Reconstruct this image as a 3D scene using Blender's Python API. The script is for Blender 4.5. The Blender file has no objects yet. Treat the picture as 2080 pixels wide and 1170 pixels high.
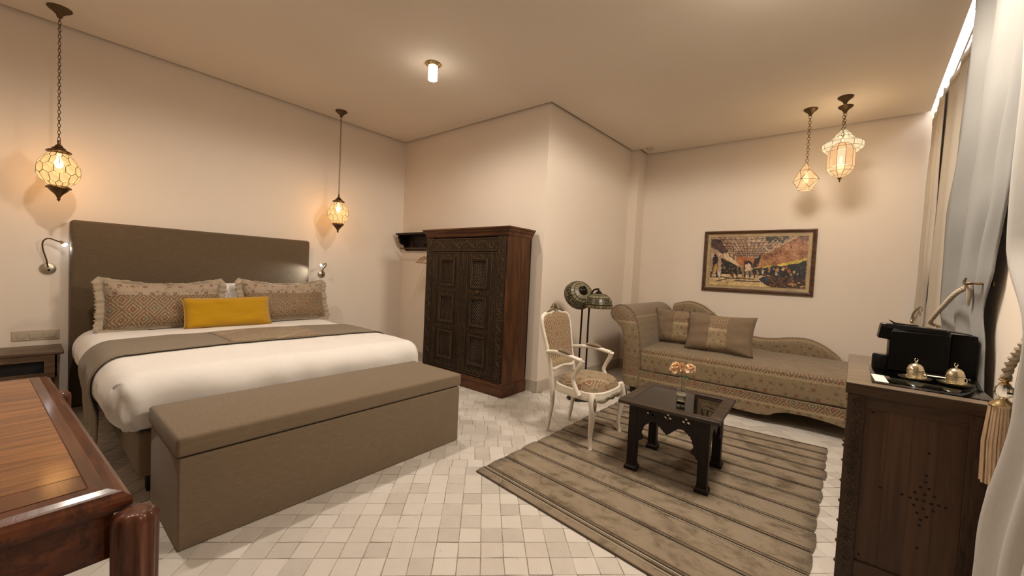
import bpy, bmesh, math, random
import numpy as np
from mathutils import Vector, Matrix, noise
random.seed(7)
PI = math.pi
S = bpy.context.scene
COL = S.collection

# ------------------------------------------------------------------ camera, world, exposure
cam_d = bpy.data.cameras.new('camera'); cam = bpy.data.objects.new('camera', cam_d); COL.objects.link(cam)
cam_d.sensor_width = 36.0; cam_d.sensor_fit = 'HORIZONTAL'; cam_d.lens = 806.6 / 2080 * 36.0; cam_d.clip_start = .05
cm = Matrix(((0.777363, -0.059534, 0.626228), (0.627287, -0.001161, -0.778788), (0.047091, 0.998226, 0.036442))).to_4x4()
cm.translation = (0, 0, 1.4); cam.matrix_world = cm
S.camera = cam
S.view_settings.view_transform = 'Standard'; S.view_settings.look = 'None'
S.view_settings.gamma = 1.0; S.view_settings.use_curve_mapping = False
S.view_settings.exposure = 1.20
w = bpy.data.worlds.new('world'); S.world = w; w.use_nodes = True
w.node_tree.nodes['Background'].inputs[0].default_value = (.55, .62, .75, 1)
w.node_tree.nodes['Background'].inputs[1].default_value = .25
SPOT_W, PEND_W, COVE_W = 48.0, 3.6, 16.0      # lamp powers
NEUTRAL = (1.0, .89, .75); WARM = (1.0, .55, .21); WARM2 = (1.0, .83, .62); COOL = (1.0, .92, .80)

# ------------------------------------------------------------------ helpers
def V(*a): return Vector(a)
def boxuv(me):
    uv = me.uv_layers.new(name='UVMap').data
    co = [v.co for v in me.vertices]
    for p in me.polygons:
        n = p.normal; ax = max(range(3), key=lambda i: abs(n[i]))
        a, b = ((1, 2), (0, 2), (0, 1))[ax]
        for li in p.loop_indices:
            c = co[me.loops[li].vertex_index]; uv[li].uv = (c[a], c[b])
def link(name, bm, mat, parent=None, smooth=True, bevel=0, angle=40):
    me = bpy.data.meshes.new(name)
    has = bool(bm.loops.layers.uv)
    bm.normal_update(); bm.to_mesh(me); bm.free()
    if not has: boxuv(me)
    for m in (mat if isinstance(mat, (list, tuple)) else [mat]): me.materials.append(m)
    if smooth:
        me.polygons.foreach_set('use_smooth', [True] * len(me.polygons))
        try: me.set_sharp_from_angle(angle=math.radians(angle))
        except Exception: pass
    o = bpy.data.objects.new(name, me); COL.objects.link(o)
    if parent: o.parent = parent
    if bevel:
        b = o.modifiers.new('bevel', 'BEVEL'); b.width = bevel; b.segments = 2; b.limit_method = 'ANGLE'; b.harden_normals = False
    return o
def tag(o, label=None, cat=None, group=None, kind=None):
    if label: o['label'] = label
    if cat: o['category'] = cat
    if group: o['group'] = group
    if kind: o['kind'] = kind
    return o
def thing(name, loc, label, cat, rz=0, group=None):
    o = bpy.data.objects.new(name, None); COL.objects.link(o); o.empty_display_size = .1
    o.location = loc; o.rotation_euler = (0, 0, rz)
    return tag(o, label, cat, group)
def NB(): return bmesh.new()
def face(bm, vs):
    try: return bm.faces.new(vs)
    except ValueError: return None
def box(bm, lo, hi, M=None):
    x0, y0, z0 = lo; x1, y1, z1 = hi
    c = [V(x, y, z) for z in (z0, z1) for x, y in ((x0, y0), (x1, y0), (x1, y1), (x0, y1))]
    if M is not None: c = [M @ p for p in c]
    v = [bm.verts.new(p) for p in c]
    for f in ((3, 2, 1, 0), (4, 5, 6, 7), (0, 1, 5, 4), (1, 2, 6, 5), (2, 3, 7, 6), (3, 0, 4, 7)): bm.faces.new([v[i] for i in f])
def bx(lo, hi, M=None): bm = NB(); box(bm, lo, hi, M); return bm
def prism(bm, pts, d0, d1, axis='y', M=None):
    """extrude outline pts (2D) along axis; axis y: pts=(x,z); axis z: pts=(x,y); axis x: pts=(y,z)"""
    def P(p, d):
        q = {'y': V(p[0], d, p[1]), 'z': V(p[0], p[1], d), 'x': V(d, p[0], p[1])}[axis]
        return M @ q if M is not None else q
    a = [bm.verts.new(P(p, d0)) for p in pts]; b = [bm.verts.new(P(p, d1)) for p in pts]; n = len(pts)
    face(bm, a); face(bm, b[::-1])
    for i in range(n): face(bm, (a[i], b[i], b[(i + 1) % n], a[(i + 1) % n]))
def recalc(bm): bmesh.ops.recalc_face_normals(bm, faces=bm.faces[:]); return bm
def lathe(bm, prof, seg=24, c=(0, 0, 0), M=None, flute=0, flutes=0):
    rings = []
    for r, z in prof:
        ring = []
        for i in range(seg):
            a = 2 * PI * i / seg; rr = r * (1 - flute * (.5 - .5 * math.cos(a * flutes))) if flutes else r
            p = V(c[0] + rr * math.cos(a), c[1] + rr * math.sin(a), c[2] + z)
            ring.append(bm.verts.new(M @ p if M is not None else p))
        rings.append(ring)
    for a, b in zip(rings, rings[1:]):
        for i in range(seg): face(bm, (a[i], a[(i + 1) % seg], b[(i + 1) % seg], b[i]))
    if prof[0][0] > 1e-6: face(bm, rings[0][::-1])
    if prof[-1][0] > 1e-6: face(bm, rings[-1])
    bmesh.ops.remove_doubles(bm, verts=rings[0] + rings[-1], dist=1e-6)
    return bm
def spline(pts, n=6, closed=False):
    P = [Vector(p) for p in pts]; out = []; m = len(P)
    rng = range(m) if closed else range(m - 1)
    for i in rng:
        if closed: p0, p1, p2, p3 = P[(i - 1) % m], P[i], P[(i + 1) % m], P[(i + 2) % m]
        else: p0, p1, p2, p3 = P[max(i - 1, 0)], P[i], P[i + 1], P[min(i + 2, m - 1)]
        for k in range(n):
            t = k / n; t2 = t * t; t3 = t2 * t
            out.append(.5 * ((2 * p1) + (p2 - p0) * t + (2 * p0 - 5 * p1 + 4 * p2 - p3) * t2 + (3 * p1 - p0 - 3 * p2 + p3) * t3))
    if not closed: out.append(P[-1].copy())
    return out
def tube(bm, pts, r, seg=8, closed=False, caps=True, flat=1.0, up=None):
    """r: float or list (interpolated). flat: ratio of the second axis."""
    P = [Vector(p) for p in pts]; n = len(P)
    if isinstance(r, (list, tuple)):
        R = [r[int(i * (len(r) - 1) / max(n - 1, 1))] + ((i * (len(r) - 1) / max(n - 1, 1)) % 1) * (r[min(int(i * (len(r) - 1) / max(n - 1, 1)) + 1, len(r) - 1)] - r[int(i * (len(r) - 1) / max(n - 1, 1))]) for i in range(n)]
    else: R = [r] * n
    T = []
    for i in range(n):
        a = P[(i - 1) % n] if (closed or i > 0) else P[i]; b = P[(i + 1) % n] if (closed or i < n - 1) else P[i]
        t = (b - a); T.append(t.normalized() if t.length > 1e-9 else V(0, 0, 1))
    u = Vector(up) if up else (V(0, 0, 1) if abs(T[0].z) < .9 else V(1, 0, 0))
    nrm = (u - T[0] * u.dot(T[0])).normalized(); rings = []
    for i in range(n):
        nrm = (nrm - T[i] * nrm.dot(T[i])); nrm = nrm.normalized() if nrm.length > 1e-6 else T[i].orthogonal().normalized()
        bn = T[i].cross(nrm)
        rings.append([bm.verts.new(P[i] + (nrm * math.cos(2 * PI * k / seg) * flat + bn * math.sin(2 * PI * k / seg)) * R[i]) for k in range(seg)])
    m = n if closed else n - 1
    for i in range(m):
        a, b = rings[i], rings[(i + 1) % n]
        for k in range(seg): face(bm, (a[k], a[(k + 1) % seg], b[(k + 1) % seg], b[k]))
    if caps and not closed: face(bm, rings[0][::-1]); face(bm, rings[-1])
    return bm
def rbox(size, r, nc=4, step=.08, disp=None, c=(0, 0, 0), bm=None, M=None):
    """box with rounded edges; disp(p, n) -> new p"""
    h = [s / 2 for s in size]; r = min([r] + h)
    def axis(i):
        inner = h[i] - r; k = max(1, int(2 * inner / step)); a = [-h[i] + r * j / nc for j in range(nc)]
        a += [-inner + 2 * inner * j / k for j in range(k + 1)]
        a += [inner + r * (j + 1) / nc for j in range(nc)]
        return a
    A = [axis(i) for i in range(3)]; own = bm is None; bm = bm or NB(); cache = {}
    def vert(ijk):
        if ijk in cache: return cache[ijk]
        p = V(*(A[k][ijk[k]] for k in range(3))); q = V(*(max(-(h[k] - r), min(h[k] - r, p[k])) for k in range(3)))
        d = p - q; n = d.normalized() if d.length > 1e-9 else V(0, 0, 0)
        # even out the corner angles
        e = V(*(math.tan(max(-1, min(1, d[k] / r)) * PI / 4) for k in range(3))); n = e.normalized() if e.length > 1e-9 else n
        P = q + n * r
        if disp: P = disp(P, n)
        P = P + Vector(c)
        if M is not None: P = M @ P
        cache[ijk] = bm.verts.new(P); return cache[ijk]
    L = [len(a) for a in A]
    for ax in range(3):
        a, b = [(1, 2), (2, 0), (0, 1)][ax]
        for side in (0, L[ax] - 1):
            for i in range(L[a] - 1):
                for j in range(L[b] - 1):
                    q = []
                    for di, dj in ((0, 0), (1, 0), (1, 1), (0, 1)):
                        t = [0, 0, 0]; t[ax] = side; t[a] = i + di; t[b] = j + dj; q.append(vert(tuple(t)))
                    face(bm, q if side else q[::-1])
    return bm
def grid(fn, nu, nv, uvfn=None, closed_u=False, bm=None):
    own = bm is None; bm = bm or NB(); uvl = bm.loops.layers.uv.verify() if uvfn else None
    vs = [[bm.verts.new(fn(i / nu, j / nv)) for j in range(nv + 1)] for i in range(nu if closed_u else nu + 1)]
    for i in range(nu):
        i2 = (i + 1) % nu if closed_u else i + 1
        for j in range(nv):
            f = face(bm, (vs[i][j], vs[i2][j], vs[i2][j + 1], vs[i][j + 1]))
            if f and uvfn:
                for l, (a, b) in zip(f.loops, ((i, j), (i + 1, j), (i + 1, j + 1), (i, j + 1))): l[uvl].uv = uvfn(a / nu, b / nv)
    return bm
def solidify(o, t, offset=0):
    m = o.modifiers.new('solid', 'SOLIDIFY'); m.thickness = t; m.offset = offset; return o
def fbm(p, s=1.0): return noise.noise(Vector(p) * s)

# ------------------------------------------------------------------ node DSL and materials
class E:
    def __init__(s, nt, k): s.nt = nt; s.k = k
    def m(s, op, *o):
        n = s.nt.nodes.new('ShaderNodeMath'); n.operation = op
        for i, x in enumerate((s,) + o):
            if isinstance(x, E): s.nt.links.new(x.k, n.inputs[i])
            else: n.inputs[i].default_value = x
        return E(s.nt, n.outputs[0])
    def __add__(s, o): return s.m('ADD', o)
    def __radd__(s, o): return s.m('ADD', o)
    def __sub__(s, o): return s.m('SUBTRACT', o)
    def __rsub__(s, o): return (s * -1.0) + o
    def __mul__(s, o): return s.m('MULTIPLY', o)
    def __rmul__(s, o): return s.m('MULTIPLY', o)
    def __truediv__(s, o): return s.m('DIVIDE', o)
    def gt(s, o): return s.m('GREATER_THAN', o)
    def lt(s, o): return s.m('LESS_THAN', o)
    def fr(s): return s.m('FRACT')
    def fl(s): return s.m('FLOOR')
    def ab(s): return s.m('ABSOLUTE')
    def sin(s): return s.m('SINE')
    def mx(s, o): return s.m('MAXIMUM', o)
    def mn(s, o): return s.m('MINIMUM', o)
    def pw(s, o): return s.m('POWER', o)
class Mat:
    def __init__(s, name, rough=.6, metal=0, spec=.5, coat=0, sheen=0):
        s.mat = bpy.data.materials.new(name); s.mat.use_nodes = True; s.nt = s.mat.node_tree
        s.b = s.nt.nodes['Principled BSDF']; I = s.b.inputs
        I['Roughness'].default_value = rough; I['Metallic'].default_value = metal; I['Specular IOR Level'].default_value = spec
        if coat: I['Coat Weight'].default_value = coat; I['Coat Roughness'].default_value = .12
        if sheen: I['Sheen Weight'].default_value = sheen; I['Sheen Roughness'].default_value = .5
        s.tc = s.nt.nodes.new('ShaderNodeTexCoord')
    def new(s, t): return s.nt.nodes.new(t)
    def L(s, a, b): s.nt.links.new(a, b)
    def vec(s, src='Object', scale=(1, 1, 1), rot=(0, 0, 0)):
        m = s.new('ShaderNodeMapping'); m.inputs['Scale'].default_value = scale; m.inputs['Rotation'].default_value = rot
        s.L(s.tc.outputs[src], m.inputs['Vector']); return m.outputs[0]
    def xyz(s, src='Object'):
        n = s.new('ShaderNodeSeparateXYZ'); s.L(s.tc.outputs[src], n.inputs[0]); return [E(s.nt, o) for o in n.outputs]
    def noise(s, vec, scale=5, detail=3, rough=.5, dist=0):
        n = s.new('ShaderNodeTexNoise'); s.L(vec, n.inputs['Vector'])
        n.inputs['Scale'].default_value = scale; n.inputs['Detail'].default_value = detail; n.inputs['Roughness'].default_value = rough; n.inputs['Distortion'].default_value = dist
        return E(s.nt, n.outputs[0])
    def vor(s, vec, scale=5, feat='F1', out=0):
        n = s.new('ShaderNodeTexVoronoi'); n.feature = feat; s.L(vec, n.inputs['Vector']); n.inputs['Scale'].default_value = scale
        return E(s.nt, n.outputs[out])
    def ramp(s, f, stops):
        n = s.new('ShaderNodeValToRGB'); s.L(f.k, n.inputs[0]); e = n.color_ramp.elements
        while len(e) < len(stops): e.new(.5)
        for el, (p, c) in zip(e, stops): el.position = p; el.color = tuple(c) + (1,)
        return n.outputs[0]
    def mix(s, f, a, b):
        n = s.new('ShaderNodeMix'); n.data_type = 'RGBA'
        if isinstance(f, E): s.L(f.k, n.inputs[0])
        else: n.inputs[0].default_value = f
        for x, i in ((a, 6), (b, 7)):
            if isinstance(x, (tuple, list)): n.inputs[i].default_value = tuple(x) + (1,)
            else: s.L(x, n.inputs[i])
        return n.outputs[2]
    def color(s, c):
        if isinstance(c, (tuple, list)): s.b.inputs['Base Color'].default_value = tuple(c) + (1,)
        else: s.L(c, s.b.inputs['Base Color'])
    def bump(s, f, strength=.3, dist=.01):
        n = s.new('ShaderNodeBump'); n.inputs['Strength'].default_value = strength; n.inputs['Distance'].default_value = dist
        s.L(f.k, n.inputs['Height']); s.L(n.outputs[0], s.b.inputs['Normal'])
    def emit(s, c, st): s.b.inputs['Emission Color'].default_value = tuple(c) + (1,); s.b.inputs['Emission Strength'].default_value = st

def m_plain(name, c, rough=.5, metal=0, var=.08, scale=6, coat=0, bump=0, spec=.5):
    m = Mat(name, rough, metal, coat=coat, spec=spec); n = m.noise(m.vec(), scale, 4)
    d = tuple(max(0, x * (1 - var * 2.2)) for x in c); e = tuple(min(1, x * (1 + var * 2.2)) for x in c)
    m.color(m.ramp(n, [(.3, d), (.7, e)]))
    if bump: m.bump(m.noise(m.vec(), scale * 12, 2), bump, .004)
    return m.mat
def m_plaster(name, c):
    m = Mat(name, .85, spec=.25); v = m.vec(); n = m.noise(v, 1.3, 4)
    m.color(m.ramp(n, [(.3, tuple(x * .965 for x in c)), (.7, c)])); m.bump(m.noise(v, 14, 5), .12, .006); return m.mat
def m_wood(name, c1, c2, axis=0, scale=1.0, rough=.45, coat=0, knots=.5, bump=.15, spec=.28):
    m = Mat(name, rough, coat=coat, spec=spec); sc = [9 * scale] * 3; sc[axis] = .9 * scale
    v = m.vec('Object', sc); n = m.noise(v, 1.6, 6, .6, knots); f = m.noise(m.vec('Object', [x * 6 if i != axis else x * 2 for i, x in enumerate(sc)]), 3, 3)
    g = (n * 5.0 + f * .5).fr(); g2 = (g - .5).ab() * 2.0
    t = n * .55 + g2 * .35 + f * .25
    m.color(m.ramp(t, [(.28, c1), (.5, tuple((a + b) / 2 for a, b in zip(c1, c2))), (.78, c2)])); m.bump(g2 * .6 + f, bump, .002); return m.mat
def m_linen(name, c1, c2, along=0, sheen=.15):
    m = Mat(name, .9, spec=.2, sheen=sheen); s = [300, 300, 1]; s[along] = 22
    a = m.noise(m.vec('UV', s), 1, 2, .6); s2 = [700, 700, 1]; b = m.noise(m.vec('UV', s2), 1, 1)
    s3 = [90, 90, 1]; s3[along] = 7; c = m.noise(m.vec('UV', s3), 1, 2)
    t = a * .55 + b * .25 + c * .22
    m.color(m.ramp(t, [(.33, c1), (.70, c2)])); m.bump(a + b, .3, .0015); return m.mat
def m_cloth(name, c, crumple=.3):
    m = Mat(name, .88, spec=.2, sheen=.2); v = m.vec(); n = m.noise(v, 2.2, 5, .55, .6)
    m.color(m.ramp(m.noise(v, 3, 2), [(.3, tuple(x * .95 for x in c)), (.7, c)])); m.bump(n, crumple, .03); return m.mat
def m_metal(name, c, rough=.35, var=.3):
    m = Mat(name, rough, 1.0); n = m.noise(m.vec(), 25, 4)
    m.color(m.ramp(n, [(.3, tuple(x * (1 - var) for x in c)), (.7, c)])); m.bump(n, .15, .002); return m.mat
def m_damask(name, off=(0, 0), rot=0, base=(.215, .155, .085), floral=.5, period=.62, dark=1.0, k=1.0):
    """woven fabric: bands of small crosses on gold ground, between bands of nested diamonds"""
    m = Mat(name, .62, spec=.35, sheen=.25)
    mp = m.new('ShaderNodeMapping'); mp.inputs['Location'].default_value = (off[0], off[1], 0); mp.inputs['Rotation'].default_value = (0, 0, rot)
    m.L(m.tc.outputs['UV'], mp.inputs['Vector'])
    sp = m.new('ShaderNodeSeparateXYZ'); m.L(mp.outputs[0], sp.inputs[0]); u, v = E(m.nt, sp.outputs[0]) * k, E(m.nt, sp.outputs[1]) * k
    wob = m.noise(mp.outputs[0], 38 * k, 2); fine = m.noise(mp.outputs[0], 160 * k, 2)
    w_ = (wob - .5) * .02
    # --- diamonds
    a, b = .150, .190
    du = ((u + w_) / a).fr() - .5; dv = ((v + w_) / b).fr() - .5; d = du.ab() + dv.ab()      # 0 centre .. 1 corner
    d = (d - .5).ab() * 2.0                                                                   # 1 at both lattice centres, 0 on the net
    ring = ((d * 2.6).fr() - .5).ab()                                                      # lines
    line = (ring + (fine - .5) * .55).lt(.115)
    cell = ((u / a).fl() + (v / b).fl() * 2.0); hsh = (cell * .618).fr()
    cen = d.gt(.72)
    brown = (.105, .050, .026); cream = (.34, .255, .145); teal = (.12, .115, .075); rust = (.17, .055, .028)
    cc = m.mix(hsh.gt(.5), rust, teal)
    dia = m.mix(cen, m.mix(fine, brown, (.20, .13, .07)), cc); dia = m.mix(line, dia, cream)
    # --- crosses
    g = .085
    row = (v / g).fl(); ux = u / g + (row * .5).fr(); cu = ux.fr() - .5; cv = (v / g).fr() - .5
    rot1 = (cu + cv).ab(); rot2 = (cu - cv).ab()
    arm = (rot1.mn(rot2) + (fine - .5) * .1).lt(.10) ; rad = (cu * cu + cv * cv)
    cross = arm * rad.lt(.060) 
    hs = ((ux.fl() + row * 3.0) * .618).fr(); cross = cross * hs.gt(.22)
    lf = (m.vor(mp.outputs[0], 26 * k) + (wob - .5) * .6).lt(.27) * rad.gt(.09)
    gold = m.mix(m.noise(mp.outputs[0], 9, 3), tuple(x * .80 for x in base), tuple(min(1, x * 1.22) for x in base))
    flo = m.mix(lf * .7, gold, (.14, .095, .045)); flo = m.mix(cross * .85, flo, m.mix(hs.gt(.62), (.15, .05, .03), (.12, .085, .05)))
    t = (v / period + (wob - .5) * .05).fr(); sel = t.gt(floral)
    edge = (t - floral).ab().lt(.02)
    c = m.mix(sel, flo, dia); c = m.mix(edge * fine.gt(.45), c, cream)
    if dark != 1.0:
        h = m.new('ShaderNodeHueSaturation'); h.inputs['Value'].default_value = dark; m.L(c, h.inputs['Color']); c = h.outputs[0]
    m.color(c); m.bump(fine + line * sel * .6 + cross * .5, .3, .002); return m.mat

M = {}
M['wall'] = m_plaster('plaster_cream', (.80, .70, .60))
M['ceil'] = m_plaster('plaster_ceiling', (.78, .69, .59))
M['base'] = m_plain('stone_base', (.50, .43, .345), .55, var=.06)
M['linen'] = m_linen('taupe_linen', (.155, .112, .071), (.235, .174, .113), 0)
M['linen_v'] = m_linen('taupe_linen_headboard', (.088, .060, .034), (.155, .108, .065), 0)
M['cushion'] = m_linen('taupe_cushion_cloth', (.175, .120, .074), (.225, .158, .10), 1)
M['white'] = m_cloth('white_cotton', (.84, .80, .755), .35)
M['runner'] = m_linen('runner_cloth', (.185, .145, .10), (.25, .20, .145), 1)
M['yellow'] = m_linen('yellow_cloth', (.43, .225, .003), (.50, .27, .005), 0, .3)
M['dam_chaise'] = m_damask('damask_chaise', off=(.0, .20), period=.66, floral=.62, k=1.0)
M['dam_top'] = m_damask('damask_mattress', off=(.03, .04), period=.66, floral=.83)
M['dam_chair'] = m_damask('damask_chair_back', off=(0, 0), floral=.02, period=1.9, dark=1.35)
M['dam_seat'] = m_damask('damask_chair_seat', off=(.02, .06), rot=.7, floral=.52, period=.5, dark=1.2)
M['dam_pillow'] = m_damask('damask_pillow', off=(.03, .31), floral=.5, period=.62, base=(.31, .235, .165), dark=1.15)
M['dam_cush'] = m_damask('damask_cushion_band', off=(.02, .0), floral=.34, period=.8, dark=1.25)
M['dam_pad'] = m_damask('damask_arm_pad', off=(0, .1), floral=.99, period=.9, base=(.17, .12, .075))
M['fringe'] = m_linen('fringe_threads', (.30, .235, .16), (.46, .375, .27), 1)
M['black'] = m_plain('black_plastic', (.0025, .002, .002), .38, var=.1, spec=.12)
M['blackgloss'] = m_plain('black_gloss_plastic', (.004, .0035, .0035), .15, var=.1, spec=.3)
M['blackmetal'] = m_plain('black_iron', (.010, .006, .004), .4, var=.1, spec=.25)
M['bronze'] = m_metal('aged_bronze', (.16, .095, .045), .42)
M['canopy'] = m_metal('aged_brass', (.15, .10, .055), .45)
M['came'] = m_metal('lead_came', (.10, .065, .03), .5)
M['brass'] = m_metal('polished_brass', (.80, .62, .34), .22, .35)
M['silver'] = m_metal('engraved_silver_gilt', (.78, .68, .48), .25, .45)
M['nickel'] = m_metal('brushed_nickel', (.50, .44, .34), .38, .15)
M['plate'] = m_plain('cream_plastic', (.50, .42, .32), .4, var=.03)
M['redwood'] = m_wood('wardrobe_side_wood', (.032, .011, .004), (.110, .044, .017), 2, .55, .42)
M['redwood_x'] = m_wood('wardrobe_moulding_wood', (.036, .013, .006), (.12, .048, .020), 0, .6, .42)
M['carved'] = m_wood('dark_carved_wood', (.011, .0055, .003), (.032, .017, .008), 2, .8, .5)
M['carvedhi'] = m_wood('dark_carved_wood_pale', (.020, .011, .0055), (.066, .039, .019), 2, 1.2, .42)  # paler than the boards, for carving, beads and lattice
M['inner_shade'] = m_plain('inside_shade_black', (.004, .0025, .002), .9)  # near-black standing in for the shade inside openings
M['table'] = m_wood('blackened_wood', (.004, .002, .0015), (.013, .0065, .0045), 2, .8, .42)
M['table_top'] = m_wood('blackened_wood_pale', (.016, .010, .007), (.060, .040, .027), 0, .8, .4)  # paler than the wood of the table sides
M['cab'] = m_wood('sideboard_dark_wood', (.020, .010, .005), (.060, .033, .018), 2, .8, .42)
M['cab_x'] = m_wood('sideboard_rail_wood', (.022, .011, .006), (.068, .038, .021), 0, .8, .42)
M['cab_panel'] = m_wood('sideboard_panel_wood', (.046, .022, .012), (.095, .050, .028), 2, .4, .5, bump=.06)
M['cab_top'] = m_wood('sideboard_top_wood', (.085, .060, .040), (.17, .125, .085), 0, .8, .3)
M['night'] = m_wood('bedside_table_wood', (.05, .028, .016), (.15, .095, .055), 1, .8, .35)
M['oak'] = m_wood('red_oak_top', (.085, .026, .008), (.29, .115, .038), 1, .42, .36, coat=.25, knots=2.2, bump=.12)
M['oak_dark'] = m_wood('red_oak_frame', (.036, .009, .004), (.13, .038, .014), 0, .7, .36, coat=.25)
M['oak_post'] = m_wood('red_oak_post', (.034, .009, .005), (.13, .042, .018), 2, .9, .36, coat=.2)
M['hanger'] = m_wood('pale_hanger_wood', (.36, .20, .09), (.55, .34, .17), 0, 1, .4)
M['chairwhite'] = m_plain('white_distressed_paint', (.70, .63, .53), .38, var=.05, scale=9, bump=.1)
M['chairgilt'] = m_plain('worn_gilt_carving', (.16, .12, .065), .45, var=.3, scale=30, bump=.4)
M['paper'] = m_plain('white_card', (.80, .74, .66), .6, var=.02)
M['petal'] = m_plain('peach_petal', (.90, .58, .37), .55, var=.12, scale=25)
M['leaf'] = m_plain('dark_green_leaf', (.03, .07, .02), .45, var=.2, scale=20)
M['frame'] = m_wood('picture_frame_wood', (.035, .012, .007), (.13, .065, .038), 0, 1, .32, coat=.3)
M['frame2'] = m_plain('picture_frame_inner_gold', (.40, .29, .155), .45, var=.1)
M['rope'] = m_linen('twisted_cord', (.30, .24, .17), (.50, .42, .31), 0)
M['curtain'] = m_linen('curtain_cloth', (.235, .228, .215), (.255, .248, .235), 1, .1)
M['curtain_lit'] = m_linen('curtain_cloth_lit', (.42, .395, .365), (.45, .425, .395), 1, .1)  # lightened copy of the grey cloth; near curtain's brightness put into its colour
M['curtain2'] = m_linen('curtain_cloth_pale', (.52, .455, .375), (.545, .48, .40), 1, .1)
M['tassel'] = m_linen('tassel_threads', (.42, .29, .18), (.66, .50, .34), 1)
def m_glass(name, c=(1, 1, 1), rough=.02, ior=1.45):
    m = Mat(name, rough); m.b.inputs['Transmission Weight'].default_value = 1; m.b.inputs['IOR'].default_value = ior; m.color(c); return m.mat
M['glass'] = m_glass('clear_glass', (.95, .97, .95))
def m_sheet(name, c, alpha):
    m = Mat(name, .03, spec=.6); m.color(c); out = m.nt.nodes['Material Output']
    tr = m.new('ShaderNodeBsdfTransparent'); tr.inputs[0].default_value = (.80, .82, .80, 1); mx = m.new('ShaderNodeMixShader'); mx.inputs[0].default_value = alpha
    gl = m.new('ShaderNodeBsdfGlossy'); gl.inputs['Roughness'].default_value = .02; fz = m.new('ShaderNodeFresnel'); fz.inputs[0].default_value = 1.5
    m.L(fz.outputs[0], mx.inputs[0]); m.L(tr.outputs[0], mx.inputs[1]); m.L(gl.outputs[0], mx.inputs[2]); m.L(mx.outputs[0], out.inputs[0]); return m.mat
M['sheet'] = m_sheet('table_glass_sheet', (.02, .02, .02), .3)
def m_pane(name, c, e, tr=.45):
    """lit shell pane: part of the bulb's light passes, the pane itself glows"""
    m = Mat(name, .35); out = m.nt.nodes['Material Output']; n = m.noise(m.vec('Object'), 22, 3)
    m.color((.03, .025, .02)); m.b.inputs['Transmission Weight'].default_value = 0
    m.L(m.ramp(n, [(.3, tuple(x * .8 for x in c)), (.7, c)]), m.b.inputs['Emission Color']); m.b.inputs['Emission Strength'].default_value = e
    t = m.new('ShaderNodeBsdfTransparent'); t.inputs[0].default_value = (1, .93, .80, 1); mx = m.new('ShaderNodeMixShader'); mx.inputs[0].default_value = tr
    m.L(m.b.outputs[0], mx.inputs[1]); m.L(t.outputs[0], mx.inputs[2]); m.L(mx.outputs[0], out.inputs[0]); return m.mat
M['pane'] = m_pane('lit_shell_pane', (1, .63, .27), .44, .34)
M['pane_pale'] = m_pane('lit_pale_glass_pane', (1, .78, .48), .44, .22)
M['pane_peach'] = m_pane('lit_peach_glass_pane', (1, .58, .27), .42, .16)
def m_emit(name, c, s): m = Mat(name); m.color(c); m.emit(c, s); return m.mat
M['bulb'] = m_emit('lit_bulb', (1, .80, .48), 14)
M['led'] = m_emit('lit_led', (.86, .93, 1), 14)
M['spotglow'] = m_emit('lit_ceiling_lamp_glass', (1, .93, .82), 2.2)
M['strip'] = m_emit('pocket_glow', (.95, .97, 1), 2.2)
def light(name, loc, power, color, size=.03, parent=None, kind='POINT', **k):
    l = bpy.data.lights.new(name, kind); l.energy = power; l.color = color
    if kind in ('POINT', 'SPOT'): l.shadow_soft_size = size
    for a, b in k.items(): setattr(l, a, b)
    o = bpy.data.objects.new(name, l); COL.objects.link(o); o.location = loc
    if parent: o.parent = parent
    return o

# ------------------------------------------------------------------ setting
def struct(name, bm, mat, **k): o = link(name, bm, mat, smooth=False, **k); o['kind'] = 'structure'; return o
ZC, ZT = 3.38, 3.62
def wallbox(name, a, b, t=.1, z0=0, z1=ZT, mat='wall'):
    """vertical slab, inner face on a->b, thickness to the right of a->b"""
    a = V(*a, 0); b = V(*b, 0); d = (b - a).normalized(); n = V(d.y, -d.x, 0) * t
    bm = NB(); prism(bm, [(a.x, a.y), (b.x, b.y), ((b + n).x, (b + n).y), ((a + n).x, (a + n).y)], z0, z1, 'z'); recalc(bm)
    return struct(name, bm, M[mat])
def xe(y, off=0): return .725 + .046 * (y - 6.263) + off       # the slightly skewed window side
Y0 = -2.3
wallbox('wall_left', (-5.4, 3.86), (-5.4, Y0), .1)
wallbox('wall_back', (-5.5, 3.86), (-2.66, 3.86), -.1)
wallbox('wall_inner', (-2.66, 3.86), (-2.56, 5.98), -.1)
bm = bx((-2.66, 5.98, 0), (-2.42, 6.40, ZT)); struct('wall_pilaster', bm, M['wall'])
bm = bx((-2.5, 6.28, 0), (1.25, 6.40, ZT)); struct('wall_far', bm, M['wall'])
wallbox('wall_front', (-5.5, Y0), (1.3, Y0), .1)
# window side: pier between two openings, low sill walls, window panes behind the curtains
def rquad(name, ya, yb, o0, o1, z0, z1, mat='wall'):
    bm = NB(); prism(bm, [(xe(ya, o0), ya), (xe(ya, o1), ya), (xe(yb, o1), yb), (xe(yb, o0), yb)], z0, z1, 'z'); recalc(bm); return bm
struct('wall_right', rquad('', 2.3, 3.50, .085, .34, 0, ZT), M['wall'])
struct('wall_right_sill', rquad('', 3.17, 6.28, .30, .40, 0, .4), M['wall'])
struct('wall_right_lintel', rquad('', 3.17, 6.28, .30, .40, 3.0, ZT), M['wall'])
struct('wall_right_near', rquad('', Y0, 2.3, .30, .40, 0, ZT), M['wall'])
win = struct('window_1', rquad('', 3.17, 6.28, .33, .345, .4, 3.0), M['glass'])
for y in (3.2, 4.7, 6.22):
    f = link('window_frame', rquad('', y - .03, y + .03, .31, .37, .4, 3.0), M['table_top'], win, smooth=False)
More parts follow.
